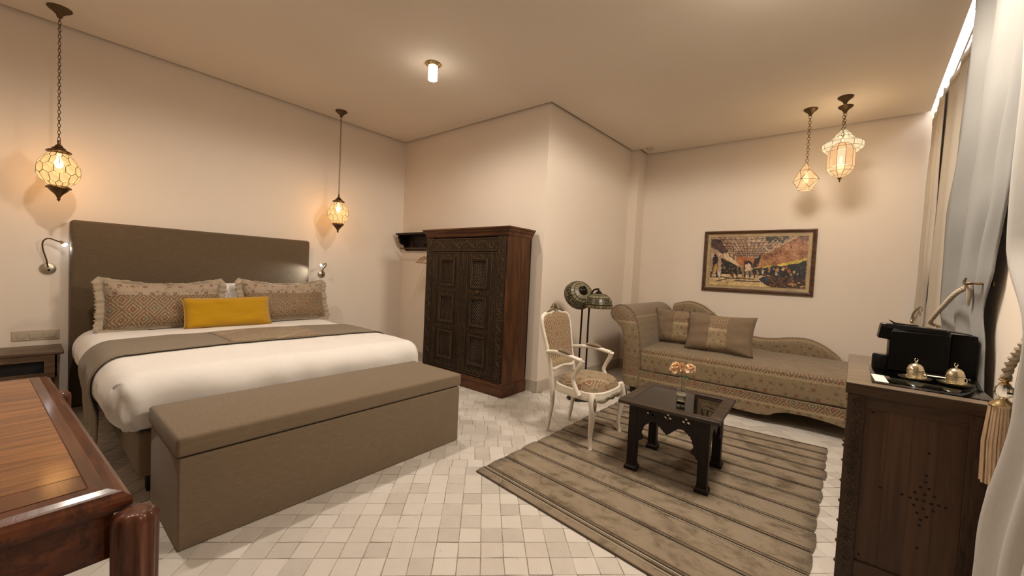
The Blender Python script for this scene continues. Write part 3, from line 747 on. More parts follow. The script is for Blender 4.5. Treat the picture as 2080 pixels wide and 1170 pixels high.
# coat shelf with hooks left of the wardrobe, hangers below
sh = thing('coat_shelf', (-4.75, 3.72, 1.75), 'dark wooden coat shelf with brackets on the back wall, partly behind the wardrobe', 'shelf')
wl('shelf_board', rbox((1.18, .20, .028), .006, 2, .3, c=(-4.72, 3.76, 1.925)), M['table'], sh)
wl('back_board', bx((-5.28, 3.835, 1.68), (-4.16, 3.858, 1.911)), M['table'], sh, smooth=False)
for x in (-5.26, -4.2):
    bm = NB(); prism(bm, [(3.835, 1.911), (3.68, 1.911), (3.68, 1.86), (3.70, 1.84), (3.705, 1.80), (3.73, 1.775), (3.77, 1.765), (3.79, 1.74), (3.795, 1.70), (3.82, 1.685), (3.835, 1.68)], x - .012, x + .012, 'x'); recalc(bm); wl('bracket', bm, M['table'], sh, smooth=False)
for x in (-5.05, -4.78, -4.5):
    bm = NB(); tube(bm, spline([(x, 3.83, 1.78), (x, 3.80, 1.77), (x, 3.775, 1.79), (x, 3.77, 1.82)], 5), .006, 8); tube(bm, spline([(x, 3.83, 1.78), (x, 3.81, 1.74), (x, 3.79, 1.74), (x, 3.785, 1.76)], 5), .005, 8); wl('hook', bm, M['bronze'], sh)
bm = NB(); tube(bm, [V(-5.25, 3.72, 1.71), V(-4.2, 3.72, 1.71)], .010, 12); wl('hanging_rail', bm, M['bronze'], sh)
for k, (x, rz_) in enumerate(((-4.66, .28), (-4.58, .12), (-4.50, .0))):
    t = thing('clothes_hanger', (x, 3.72, 1.70), ['pale wooden clothes hanger under the coat shelf, leftmost and most turned', 'pale wooden clothes hanger under the coat shelf, second from the left', 'pale wooden clothes hanger under the coat shelf, nearest the wardrobe'][k], 'hanger', rz=rz_ + PI / 2, group='clothes hangers under the coat shelf')
    bm = NB(); tube(bm, spline([(-.20, 0, -.215), (-.12, 0, -.155), (0, 0, -.115), (.12, 0, -.155), (.20, 0, -.215)], 6), .009, 8, flat=.7); link('shoulder_bar', bm, M['hanger'], t)
    bm = NB(); tube(bm, [V(-.185, 0, -.208), V(.185, 0, -.208)], .005, 8); link('trouser_bar', bm, M['hanger'], t)
    bm = NB(); tube(bm, spline([(0, 0, -.11), (0, 0, -.055), (.012, 0, -.035), (.024, 0, -.01), (.014, 0, .014), (-.006, 0, .014), (-.016, 0, 0)], 5), .002, 6); link('hook', bm, M['nickel'], t)

# ------------------------------------------------------------------ foreground oak desk
DA = .055
desk = thing('desk', (-2.28, -.17, 0), 'varnished red oak desk with moulded edge and fluted corner posts in the left foreground', 'desk', rz=DA)
Dx0, Dx1, Dy0, Dy1, Dz = -.88, .825, -.42, .325, .76
def mould(bm, prof, x0, x1, y0, y1, cap=True):
    rings = [[bm.verts.new(p) for p in (V(x0 + g_, y0 + g_, z), V(x1 - g_, y0 + g_, z), V(x1 - g_, y1 - g_, z), V(x0 + g_, y1 - g_, z))] for g_, z in prof]
    for a, b in zip(rings, rings[1:]):
        for i in range(4): face(bm, (a[i], a[(i + 1) % 4], b[(i + 1) % 4], b[i]))
    if cap: face(bm, rings[-1]); face(bm, rings[0])
    recalc(bm)
bm = NB(); mould(bm, [(.030, .690), (.020, .693), (.016, .702), (.006, .706), (0, .716), (0, .728), (.004, .738), (.014, .745), (.017, .750), (.026, .752), (.045, .7575), (.075, .7595), (.079, .7575)], Dx0, Dx1, Dy0, Dy1)
link('top_moulding', bm, M['oak_dark'], desk, smooth=False)
i0 = .079
PW = (Dx1 - Dx0 - 2 * i0)
for k in range(1):
    link('top_panel', bx((Dx0 + i0, Dy0 + i0, .745), (Dx1 - i0 - .10, Dy1 - i0, .7605)), M['oak'], desk, smooth=False)
link('breadboard_end', bx((Dx1 - i0 - .098, Dy0 + i0, .745), (Dx1 - i0, Dy1 - i0, .7600)), M['oak_dark'], desk, smooth=False)
for y in (Dy0 + .035, Dy1 - .055): link('apron', bx((Dx0 + .03, y, .565), (Dx1 - .03, y + .022, .69)), M['oak_dark'], desk, bevel=.003)
for x in (Dx0 + .03, Dx1 - .052): link('apron', bx((x, Dy0 + .04, .565), (x + .022, Dy1 - .035, .69)), M['oak_dark'], desk, bevel=.003)
for x, y in ((Dx1 + .040, Dy1 - .004), (Dx0 + .02, Dy1 + .02), (Dx1 + .028, Dy0 + .01), (Dx0 + .02, Dy0 + .01)):
    bm = NB(); zt = .712 if x > 0 else .66
    lathe(bm, [(.030, 0), (.034, .02), (.036, .08), (.043, .10), (.047, .13), (.051, zt - .03), (.049, zt - .012), (.040, zt - .002), (.024, zt), (0, zt - .004)], 72, (x, y, 0), flute=.14, flutes=9)
    link('fluted_post', bm, M['oak_post'], desk, angle=70)

# ------------------------------------------------------------------ armchair (local: x across, y forward)
chair = thing('armchair', (-1.668, 3.178, .004), 'white carved armchair with patterned seat and back standing between wardrobe and coffee table', 'armchair', rz=-PI / 2 - .01)
for sx in (1, -1):
    P = spline([(sx * .268, .212, .445), (sx * .282, .226, .40), (sx * .289, .238, .33), (sx * .278, .226, .2), (sx * .268, .216, .1), (sx * .272, .222, .03), (sx * .276, .228, .0)], 6)
    bm = NB(); tube(bm, P, [.030, .033, .030, .022, .017, .015, .018], 12); lg = link('leg', bm, M['chairwhite'], chair)
    bm = NB(); tube(bm, spline([(sx * .284, .245, .425), (sx * .296, .258, .38), (sx * .297, .257, .33), (sx * .290, .246, .27)], 4), [.010, .017, .011, .003], 8); link('knee_carving', bm, M['chairgilt'], lg)
    P = spline([(sx * .195, -.235, .48), (sx * .192, -.225, .40), (sx * .188, -.215, .28), (sx * .187, -.235, .12), (sx * .187, -.255, .0)], 6)
    bm = NB(); tube(bm, P, [.022, .024, .020, .017, .015], 12); link('leg', bm, M['chairwhite'], chair)
# seat plan: half-width as a function of y
def plan(t, g_=0):
    """closed outline of the seat, t in 0..1"""
    a = 2 * PI * t; c, s = math.cos(a), math.sin(a); e = .55
    x = (abs(c) ** e) * (1 if c > 0 else -1); y = (abs(s) ** e) * (1 if s > 0 else -1)
    hw = .245 + .045 * y + g_; return V(x * hw, y * (.235 + g_) + .012 + .025 * (y > 0) * (1 - x * x), 0)
N_ = 72; bm = NB(); rings = []
for g_, z in ((-.03, .375), (0, .375), (.012, .385), (.014, .41), (.006, .43), (.006, .445), (-.004, .452), (-.03, .45)):
    rg = []
    for i in range(N_):
        p = plan(i / N_, g_)
        fr = max(0, p.y / .27); dip = 0
        if z < .38: dip = (.018 * math.cos(p.x * 22) if p.y > 0 else .0) + .02 * (abs(math.sin(2 * PI * i / N_)) < .45)
        rg.append(bm.verts.new(V(p.x, p.y, z + dip)))
    rings.append(rg)
for a, b in zip(rings, rings[1:]):
    for i in range(N_): face(bm, (a[i], a[(i + 1) % N_], b[(i + 1) % N_], b[i]))
recalc(bm); rail = link('seat_rail', bm, M['chairwhite'], chair)
bm = NB()
for s in (-1, 1):
    tube(bm, spline([(0, .292, .402), (s * .04, .293, .413), (s * .08, .290, .402), (s * .12, .284, .408), (s * .15, .278, .398)], 5), [.011, .013, .008, .009, .003], 7)
    tube(bm, spline([(s * .02, .293, .396), (s * .05, .292, .388), (s * .09, .288, .394)], 4), [.007, .008, .002], 6)
link('rail_carving', bm, M['chairgilt'], rail)
def seatfn(u, v):
    r = u; p = plan(v, -.008) * r; h = .455 + .098 * (1 - r ** 3.0) ** .55; return V(p.x, p.y, h if r < 1 else .448)
bm = grid(lambda a, b: seatfn(a, b), 12, 60, None); bmesh.ops.remove_doubles(bm, verts=bm.verts[:], dist=1e-4); recalc(bm); link('seat', bm, M['dam_seat'], chair, angle=180)
# back: frame outline in a leaning plane
tb = math.radians(13); bo = V(0, -.235, .53); bu = V(0, -math.sin(tb), math.cos(tb)); bn = V(0, math.cos(tb), math.sin(tb))
def bp(x, h, d=0): return bo + V(x * 1.03, 0, 0) + bu * (h * 1.04 + .028) + bn * d
half = [(0, .012), (.08, .004), (.155, -.004), (.185, .02), (.190, .10), (.205, .22), (.222, .33), (.226, .40), (.205, .455), (.155, .478), (.09, .482), (.05, .497), (0, .505)]
out = [bp(x, h) for x, h in half] + [bp(-x, h) for x, h in half[-2:0:-1]]
bm = NB(); tube(bm, spline(out, 4, True), .0175, 10, closed=True, up=(0, 1, 0)); bf = link('back_frame', bm, M['chairwhite'], chair)
bm = NB()
tube(bm, spline([bp(-.02, .50, .01), bp(-.012, .53, .012), bp(.015, .555, .01), bp(.035, .54, .01), bp(.028, .515, .01)], 5), [.010, .016, .014, .010, .005], 8)
for s in (-1, 1):
    tube(bm, spline([bp(s * .01, .505, .012), bp(s * .045, .520, .014), bp(s * .085, .508, .014), bp(s * .12, .497, .012), bp(s * .15, .490, .01)], 5), [.012, .016, .011, .009, .003], 8)
    tube(bm, spline([bp(s * .02, .52, .01), bp(s * .05, .54, .01), bp(s * .075, .527, .012)], 4), [.006, .009, .003], 7)
link('crest_carving', bm, M['chairgilt'], bf)
for s in (-1, 1):
    bm = NB(); tube(bm, spline([(s * .195, -.232, .44), (s * .192, -.232, .49), bp(s * .187, .02), bp(s * .190, .08)], 5), [.021, .019, .018], 10); link('back_stile', bm, M['chairwhite'], chair)
def wid(h):
    for (x0, h0), (x1, h1) in zip(half[2:], half[3:]):
        if h0 <= h <= h1: return x0 + (x1 - x0) * (h - h0) / (h1 - h0)
    return .05
def backfn(s):
    def f(u, v):
        h = .012 + .478 * v; w_ = (wid(h) if h < .478 else .15 * (1 - (h - .478) / .03)) - .006; x = (2 * u - 1) * max(w_, .02)
        th = max(0, (1 - (2 * u - 1) ** 4) * (1 - (2 * v - 1) ** 6)) ** .5
        return bp(x, h, s * (.006 + .026 * th))
    return f
bm = NB()
for s in (1, -1): grid(backfn(s), 20, 24, lambda u, v: (.22 * (2 * u - 1), .48 * v), bm=bm)
recalc(bm); link('back_upholstery', bm, M['dam_chair'], chair, angle=180)
for s in (-1, 1):
    P = spline([bp(s * .203, .155), V(s * .225, -.19, .728), V(s * .255, -.10, .732), V(s * .270, .0, .722), V(s * .275, .075, .710), V(s * .272, .105, .704)], 6)
    bm = NB(); tube(bm, P, [.020, .020, .022, .021, .022, .024], 10, flat=.85); ar = link('armrest', bm, M['chairwhite'], chair)
    P = spline([V(s * .272, .112, .708), V(s * .280, .095, .66), V(s * .282, .055, .585), V(s * .280, .04, .53), V(s * .285, .075, .46), V(s * .285, .105, .415)], 6)
    bm = NB(); tube(bm, P, [.024, .021, .017, .018, .021, .025], 10); link('arm_support', bm, M['chairwhite'], ar)
    bm = NB(); tube(bm, spline([V(s * .240, -.145, .748), V(s * .252, -.10, .754), V(s * .265, -.03, .748), V(s * .270, .01, .737)], 6), [.006, .024, .027, .024, .006], 12, flat=.75); link('arm_pad', bm, M['dam_pad'], ar)

# ------------------------------------------------------------------ floor lamps with leaded shades
def leaded_shade(root, Mx, R, H):
    """dome shade: two rows of pale panes, key-pattern band and rim"""
    def sp(t, a, g_=0):    # t 0 top .. 1 rim
        r = .030 + (R - .030) * math.sin(t * PI / 2) ** .92; z = H * (math.cos(t * PI / 2) ** .9 if t < 1 else 0)
        return V((r + g_) * math.cos(a), (r + g_) * math.sin(a), z + g_ * .4)
    n = 18
    def cells(t0, t1, name, mat, nn, th=.0035):
        bm = NB()
        for i in range(nn):
            a0 = 2 * PI * (i + .06) / nn; a1 = 2 * PI * (i + .94) / nn; q = (t1 - t0) * .06
            F = [sp(t, a) for t, a in ((t0 + q, a0), (t0 + q, (a0 + a1) / 2), (t0 + q, a1), (t1 - q, a1), (t1 - q, (a0 + a1) / 2), (t1 - q, a0))]
            G = [p * 1.0 - V(p.x, p.y, 0).normalized() * th for p in F]
            f1 = [bm.verts.new(p) for p in F]; f2 = [bm.verts.new(p) for p in G]; face(bm, f1); face(bm, f2[::-1])
            for k in range(6): face(bm, (f1[k], f1[(k + 1) % 6], f2[(k + 1) % 6], f2[k]))
        place(bm, Mx); recalc(bm); o = wl(name, bm, mat, root, smooth=False); o['kind'] = 'stuff'
    cells(.10, .32, 'upper_panes', M['sh_pale'], n); cells(.33, .52, 'lower_panes', M['sh_pale'], n)
    cells(.53, .87, 'key_band', M['sh_dark'], 24); cells(.88, 1.0, 'rim_panes', M['sh_mid'], 24)
    bm = NB()
    for t in (.09, .325, .525, .875, .995): tube(bm, [sp(t, 2 * PI * i / 36, .0008) for i in range(36)], .0022, 5, closed=True)
    for i in range(n): tube(bm, [sp(.09 + .435 * k / 5, 2 * PI * i / n, .0008) for k in range(6)], .0016, 4)
    place(bm, Mx); cam_ = wl('shade_leading', bm, M['came'], root)
    bm = NB(); K = 9
    for i in range(K):      # meander
        a = 2 * PI * i / K; w_ = 2 * PI / K
        path = [(0, .83), (.0, .58), (.78, .58), (.78, .76), (.26, .76), (.26, .67), (.52, .67)]
        tube(bm, sum([[sp(p[1] + (q[1] - p[1]) * k / 3, a + (p[0] + (q[0] - p[0]) * k / 3) * w_, .0012) for k in range(3)] for p, q in zip(path, path[1:])], []), .0026, 4)
        tube(bm, [sp(.84, a + w_ * k / 4, .001) for k in range(5)], .002, 4)
    place(bm, Mx); wl('key_pattern', bm, M['sh_line'], root)
    bm = NB(); lathe(bm, [(.058, H - .016), (.052, H - .004), (.034, H + .010), (.022, H + .028), (.010, H + .034), (0, H + .035)], 20); place(bm, Mx); wl('shade_cap', bm, M['blackmetal'], root)
    bm = NB(); grid(lambda u, v: sp(.08 + .92 * u, 2 * PI * v, -.006), 12, 36, bm=bm); place(bm, Mx); wl('shade_lining', bm, M['came'], root, angle=180)
M['sh_pale'] = m_plain('pale_leaded_glass', (.20, .175, .105), .3, var=.12, scale=20)
M['sh_dark'] = m_plain('brown_leaded_glass', (.048, .037, .017), .3, var=.3, scale=40)
M['sh_mid'] = m_plain('amber_leaded_glass', (.13, .10, .055), .3, var=.3, scale=30)
M['sh_line'] = m_plain('cream_key_glass', (.20, .17, .10), .35, var=.1)
def floor_lamp(px, py, arm, Mx, R, H, label):
    t = thing('floor_lamp', (px, py, 0), label, 'floor lamp')
    bm = NB(); lathe(bm, [(.115, 0), (.118, .012), (.10, .022), (.03, .032), (.014, .05)], 28, (px, py, 0)); wl('base', bm, M['blackmetal'], t)
    bm = NB(); tube(bm, spline([(px, py, .04), (px, py, .5)] + arm, 8), .0105, 10); wl('pole', bm, M['blackmetal'], t)
    leaded_shade(t, Mx, R, H)
c1 = V(-2.24, 4.02, 1.20)      # tilted shade: its top turned to the camera
ax = (V(-.55, -1.0, 0) * -1 + V(0, 0, 0)); axis = V(.74, -.50, .46).normalized()
q = axis.to_track_quat('Z', 'Y').to_matrix().to_4x4(); q.translation = c1 - axis * .05
floor_lamp(-2.20, 4.02, [(-2.20, 4.03, .95), (-2.20, 4.04, 1.15), (-2.16, 4.00, 1.27), (-2.16, 3.96, 1.29), (-2.165, 3.945, 1.275)], q, .168, .150, 'floor lamp with its leaded glass shade tipped to show the crown, left of the pair')
q = Matrix.Translation((-2.03, 4.08, 1.062))
floor_lamp(-2.135, 4.07, [(-2.135, 4.07, .95), (-2.125, 4.07, 1.15), (-2.10, 4.075, 1.245), (-2.06, 4.08, 1.268), (-2.035, 4.08, 1.268), (-2.03, 4.08, 1.235)], q, .160, .158, 'floor lamp with a level leaded glass dome of key pattern, right of the pair')

# ------------------------------------------------------------------ chaise
ch = thing('daybed', (-.9, 5.45, 0), 'gold patterned daybed with one rolled arm and a low wavy back against the far wall', 'daybed')
fy, by, sx0, sx1 = 4.73, 6.22, -1.77, .34
def apron():
    P = [(sx0, .300), (sx1, .300), (sx1, .10)]
    for x, z in ((.2, .125), (.05, .150), (-.12, .165), (-.28, .160), (-.36, .135), (-.42, .098), (-.52, .085), (-.75, .090), (-1.2, .085), (-1.6, .080)): P.append((x, z))
    return P + [(sx0, .08)]
bm = NB(); prism(bm, apron(), fy, by, 'y'); recalc(bm); wl('base', bm, M['dam_chaise'], ch, smooth=False, bevel=.006)
wl('mattress', rbox((sx1 - sx0 - .01, by - fy - .22, .262), .03, 3, .12, c=((sx0 + sx1) / 2, (fy + by) / 2 - .11, .436), disp=lambda p, n: p + n * (.010 * noise.noise(p * 4) + .004 * noise.noise(p * 11)) + V(0, 0, .014 * (1 - (p.y / .7) ** 2) if n.z > .4 else 0)), M['dam_top'], ch, angle=180)
ap = [(-1.76, .08), (-1.76, .55), (-1.79, .78), (-1.845, .95), (-1.93, 1.045), (-2.04, 1.075), (-2.135, 1.04), (-2.172, .965), (-2.15, .90), (-2.09, .855), (-2.03, .79), (-1.985, .68), (-1.965, .5), (-1.965, .08)]
pts3 = [ap[0]] + [(p.x, p.y) for p in spline([V(x, z, 0) for x, z in ap[1:-1]], 5)] + [ap[-1]]
Ls = [0]
for a, b in zip(pts3, pts3[1:]): Ls.append(Ls[-1] + math.hypot(a[0] - b[0], a[1] - b[1]))
bm = NB(); uvl = bm.loops.layers.uv.verify(); ny = 10
def armring(y, s): 
    cxm = -1.90
    return [bm.verts.new(V(x + (cxm - x) * s, y, z + (.6 - z) * s * .06)) for x, z in pts3]
ys = [(fy, .12), (fy + .004, .05), (fy + .016, .012), (fy + .04, 0)] + [(fy + .04 + (by - .10 - fy) * k / ny, 0) for k in range(1, ny + 1)]
rgs = [armring(y, s) for y, s in ys]
for j in range(len(rgs) - 1):
    for i in range(len(pts3) - 1):
        f = face(bm, (rgs[j][i], rgs[j][i + 1], rgs[j + 1][i + 1], rgs[j + 1][i]))
        if f:
            for l, (ii, jj) in zip(f.loops, ((i, j), (i + 1, j), (i + 1, j + 1), (i, j + 1))): l[uvl].uv = (ys[jj][0], Ls[ii])
f = face(bm, rgs[0]); 
if f:
    for l in f.loops: l[uvl].uv = (l.vert.co.x, l.vert.co.z)
face(bm, rgs[-1]); recalc(bm); arm_o = wl('rolled_arm', bm, M['dam_chaise'], ch, angle=60)
bm = NB(); tube(bm, [V(-1.90 + (x + 1.90) * .985, fy + .001, z) for x, z in pts3], .006, 6); wl('piping', bm, M['dam_pad'], arm_o)
bc = [(-1.80, 1.075), (-1.6, 1.125), (-1.42, 1.085), (-1.27, .985), (-1.08, .85), (-.9, .76), (-.73, .722), (-.55, .728), (-.38, .762), (-.2, .770), (-.04, .715), (.09, .62), (.15, .55)]
top = [V(p.x, 0, p.y) for p in spline([V(x, z, 0) for x, z in bc], 5)]
bm = NB(); uvl = bm.loops.layers.uv.verify(); rgs = []; R_ = .085
prof = [(-.10, -1)] + [(-R_ * math.cos(a), R_ * math.sin(a) - R_) for a in [PI * k / 8 for k in range(9)]] + [(.10, -1)]
for p in top:
    rg = []
    for k, (dy, dz) in enumerate(prof):
        z = .30 if dz == -1 else p.z + dz
        rg.append(bm.verts.new(V(p.x, 6.115 + (dy if abs(dy) < .1 else dy * .95), max(z, .30))))
    rgs.append(rg)
Lx = [0]
for a, b in zip(top, top[1:]): Lx.append(Lx[-1] + (b - a).length)
vv = [0, .45, .48, .51, .54, .57, .60, .63, .66, .69, 1.1]
for i in range(len(rgs) - 1):
    for k in range(len(prof) - 1):
        f = face(bm, (rgs[i][k], rgs[i + 1][k], rgs[i + 1][k + 1], rgs[i][k + 1]))
        if f:
            for l, (ii, kk) in zip(f.loops, ((i, k), (i + 1, k), (i + 1, k + 1), (i, k + 1))): l[uvl].uv = (Lx[ii], vv[kk] - (.5 if False else 0))
face(bm, rgs[0]); face(bm, rgs[-1]); recalc(bm); wl('wavy_back', bm, M['dam_top'], ch, angle=70)
for x, y in ((-1.86, fy + .06), (-1.86, by - .12), (.25, fy + .06), (.25, by - .12)):
    bm = NB(); lathe(bm, [(.022, 0), (.030, .03), (.034, .11)], 14, (x, y, 0)); wl('foot', bm, M['table'], ch)
def banded_cushion(loc, w, h, tilt, yaw, roll, label, seed):
    t = thing('cushion', loc, label, 'cushion'); Mx = lean(loc, tilt, yaw, 'y', roll)
    wl('cushion_cover', put(pillow_bm(w, h, .19, .075, seed=seed, n=28), Mx), M['cushion'], t, angle=180)
    wl('patterned_band', put(pillow_bm(w, h, .19, .072, seed=seed, n=22, u0=-.26, u1=.30, grow=1.03), Mx), M['dam_cush'], t, angle=180)
banded_cushion((-1.50, 5.47, .80), .74, .46, .22, -.02, .02, 'taupe cushion with patterned middle band, at the back next to the rolled arm', 11)
banded_cushion((-1.01, 5.22, .80), .76, .47, .26, -.09, .01, 'taupe cushion with patterned middle band, in front and nearer the low end of the daybed', 12)

# ------------------------------------------------------------------ rug: striped panels
rc = {'bl': V(-1.862, 2.016, 0), 'tl': V(-1.80, 4.30, 0), 'tr': V(.052, 4.425, 0), 'br': V(-.030, 1.815, 0)}
def rp(u, v): return (rc['bl'] * (1 - u) + rc['br'] * u) * (1 - v) + (rc['tl'] * (1 - u) + rc['tr'] * u) * v
rug = thing('rug', (-.9, 3.1, 0), 'washed taupe striped rug on the tiles under the coffee table', 'rug')
def m_rug():
    m = Mat('washed_wool', .92, spec=.15, sheen=.1); v = m.vec('Object'); ge = m.new('ShaderNodeObjectInfo')
    a = m.noise(v, 4.2, 7, .66, .9); b = m.noise(m.vec('Object', (4, 7, 1)), 2.2, 5, .6); c = m.noise(v, 140, 2)
    t = a * .62 + b * .33 + c * .10
    m.color(m.ramp(t, [(.40, (.115, .084, .054)), (.47, (.19, .145, .098)), (.53, (.265, .205, .142)), (.72, (.32, .255, .18))])); m.bump(c + a, .4, .003); return m.mat
M['rug'] = m_rug(); M['rugdark'] = m_linen('rug_seam_thread', (.045, .028, .017), (.09, .06, .04), 0); M['ruglight'] = m_linen('rug_stitch_thread', (.36, .30, .21), (.47, .40, .30), 0); M['rugmid'] = m_linen('rug_stripe_thread', (.14, .095, .06), (.20, .145, .095), 0)
vs_ = [0, .047, .135, .225, .31, .395, .475, .555, .635, .715, .79, .865, .935, 1.0]
rr = random.Random(5)
for k, (v0, v1) in enumerate(zip(vs_, vs_[1:])):
    e0, e1 = -.003 + rr.uniform(-.004, .002), 1.003 + rr.uniform(-.004, .006)
    def f(u, v, v0=v0, v1=v1, e0=e0, e1=e1):
        uu = e0 + (e1 - e0) * u; vv = v0 + (v1 - v0) * (.015 + .97 * v); bul = .0012 * math.sin(PI * v)
        xo = (.008 * math.sin(PI * v)) * ((u > .99) * 1 - (u < .01) * 1)
        return rp(uu, vv) + V(xo, 0, .004 + bul + .0015 * noise.noise(V(uu * 9, vv * 9, 1)))
    bm = grid(f, 24, 6); recalc(bm); o = wl('woven_panel', bm, M['rug'], rug, angle=180); solidify(o, .004, -1)
for k, v in enumerate(vs_[1:-1]):
    heavy = k in (0,)
    def ln(dv, mat, r, name, heavyz=.0065):
        bm = NB(); tube(bm, [rp(u / 20, v + dv) + V(0, 0, heavyz) for u in range(21)], r, 5, flat=.5, up=(0, 0, 1)); return wl(name, bm, mat, rug)
    s = ln(0, M['rugdark'], .0042, 'seam')
    ln(.009, M['rugmid'], .004, 'stripe')
    if k in (0, 2, 4, 6): 
        ln(-.0055, M['ruglight'], .0036 if not heavy else .005, 'stitching')
    if heavy: ln(-.014, M['rugdark'], .005, 'stripe'); ln(-.021, M['ruglight'], .0035, 'stitching')
for v in (0, 1): bm = NB(); tube(bm, [rp(u / 20, v) + V(0, 0, .005) for u in range(21)], .006, 6, flat=.6, up=(0, 0, 1)); wl('edge_binding', bm, M['rugdark'], rug)

# ------------------------------------------------------------------ coffee table
ct = thing('coffee_table', (-.842, 3.092, .008), 'low square black carved table with glass insert and arched pierced sides on the rug', 'coffee table', rz=.03)
def sidepanel(bm, flip, D):
    """arched apron in local frame: width .42 between legs, from z .17.. .49"""
    pass
hw = .335
for b_ in (((-hw, -hw, .488), (hw, -hw + .075, .514)), ((-hw, hw - .075, .488), (hw, hw, .514))): link('top_rail', bx(*b_), M['table_top'], ct, bevel=.005)
for b_ in (((-hw, -hw + .075, .488), (-hw + .075, hw - .075, .514)), ((hw - .075, -hw + .075, .488), (hw, hw - .075, .514))): link('top_rail', bx(*b_), M['table_top'], ct, bevel=.005)
link('top_panel', bx((-hw + .075, -hw + .075, .490), (hw - .075, hw - .075, .500)), M['table'], ct, smooth=False)
link('glass_insert', bx((-hw + .077, -hw + .077, .502), (hw - .077, hw - .077, .510)), M['gloss_glass'] if 'gloss_glass' in M else M['sheet'], ct, smooth=False)
L2 = .270
for sx in (1, -1):
    for sy in (1, -1):
        bm = NB(); cx_, cy_ = sx * (L2 - .03), sy * (L2 - .03); box(bm, (cx_ - .031, cy_ - .031, .04), (cx_ + .031, cy_ + .031, .489)); lg = link('leg', bm, M['table'], ct, bevel=.003)
        bm = NB(); mould(bm, [(.0, 0), (0, .022), (.008, .030), (.010, .042)], cx_ - .043, cx_ + .043, cy_ - .043, cy_ + .043); link('foot_block', bm, M['table'], lg, smooth=False)
from mathutils.geometry import delaunay_2d_cdt
def apron_bm():
    """shaped apron between the legs: multifoil arches and pierced trefoils, cut as true outlines"""
    half_ = [(0, .322), (.008, .322), (.010, .332), (.022, .334), (.026, .345), (.038, .349), (.044, .361), (.056, .365), (.064, .377), (.080, .384), (.095, .386), (.112, .383), (.122, .372), (.136, .368), (.142, .355), (.154, .350), (.158, .335), (.166, .328), (.166, .310), (.174, .300), (.176, .285), (.170, .272), (.160, .262), (.158, .250), (.168, .240), (.186, .232), (.196, .215), (.212, .205)]
    outl = [Vector((.212, .489)), Vector((-.212, .489))] + [Vector((-x, z)) for x, z in half_[::-1]] + [Vector((x, z)) for x, z in half_[1:]]
    verts = list(outl); loops = [list(range(len(outl)))]; holes = []
    for cx_ in (-.120, 0, .120):
        for dx, dz, rx, rz_ in ((0, .021, .0095, .011), (-.016, .001, .0105, .011), (.016, .001, .0105, .011), (0, -.012, .0045, .006), (-.036, -.018, .0065, .004), (.036, -.018, .0065, .004)):
            hx, hz = cx_ + dx, .438 + dz; holes.append((hx, hz, rx, rz_)); b = len(verts)
            verts += [Vector((hx + rx * math.cos(2 * PI * k / 12), hz + rz_ * math.sin(2 * PI * k / 12))) for k in range(12)]; loops.append(list(range(b, b + 12)))
    edges = [(L_[k], L_[(k + 1) % len(L_)]) for L_ in loops for k in range(len(L_))]
    vo, eo, fo, _, _, _ = delaunay_2d_cdt(verts, edges, [loops[0]], 1, 1e-6)
    def keep(f):
        c = sum((vo[i] for i in f), Vector((0, 0))) / 3
        return not any(((c.x - hx) / rx) ** 2 + ((c.y - hz) / rz_) ** 2 < .96 for hx, hz, rx, rz_ in holes)
    fs = [f for f in fo if keep(f)]; bm = NB(); F = [bm.verts.new(V(p.x, -.009, p.y)) for p in vo]; B = [bm.verts.new(V(p.x, .009, p.y)) for p in vo]; cnt = {}
    for f in fs:
        face(bm, [F[i] for i in f]); face(bm, [B[i] for i in f][::-1])
        for a, b in zip(f, list(f[1:]) + [f[0]]): cnt.setdefault(tuple(sorted((a, b))), []).append((a, b))
    for k, v in cnt.items():
        if len(v) == 1: a, b = v[0]; face(bm, (F[b], F[a], B[a], B[b]))
    bmesh.ops.delete(bm, geom=[v for v in bm.verts if not v.link_faces], context='VERTS'); recalc(bm); return bm
for k in range(4):
    bm = apron_bm(); place(bm, Matrix.Rotation(k * PI / 2, 4, 'Z') @ Matrix.Translation((0, -(L2 - .012), 0))); link('pierced_apron', bm, M['table'], ct, smooth=False)

# bottle vase with flowers
vz = .522
vase = thing('bottle_vase', (-.815, 3.055, vz), 'small clear glass bottle with a silvery band standing on the coffee table', 'vase')
bm = NB(); lathe(bm, [(.026, 0), (.031, .004), (.031, .060), (.028, .085), (.019, .115), (.015, .150), (.0165, .175), (.0145, .175), (.0125, .150), (.017, .113), (.0255, .084), (.0285, .058), (.0285, .010), (0, .008)], 28); link('bottle', bm, M['glass'], vase)
bm = NB(); lathe(bm, [(.0322, .045), (.0326, .047), (.0326, .061), (.0322, .063)], 28); link('silver_band', bm, M['plate'], vase)
flo = thing('flower', (-.815, 3.055, vz + .17), 'peach pink artificial blossom on a dark green stem in the glass bottle', 'flower')
bm = NB(); tube(bm, spline([(.004, 0, -.155), (0, .002, -.06), (-.002, 0, .02), (-.004, 0, .06)], 6), .0022, 6); link('stem', bm, M['leaf'], flo)
for a, l in ((.4, .075), (2.9, .05), (-.5, .06)):
    bm = grid(lambda u, v: V(math.cos(a) * l * u - math.sin(a) * (v - .5) * .03 * math.sin(PI * min(u + .05, 1)), math.sin(a) * l * u + math.cos(a) * (v - .5) * .03 * math.sin(PI * min(u + .05, 1)), .012 + .02 * u - .03 * u * u), 6, 4); o = link('leaf', bm, M['leaf'], flo); solidify(o, .001)
rr = random.Random(9)
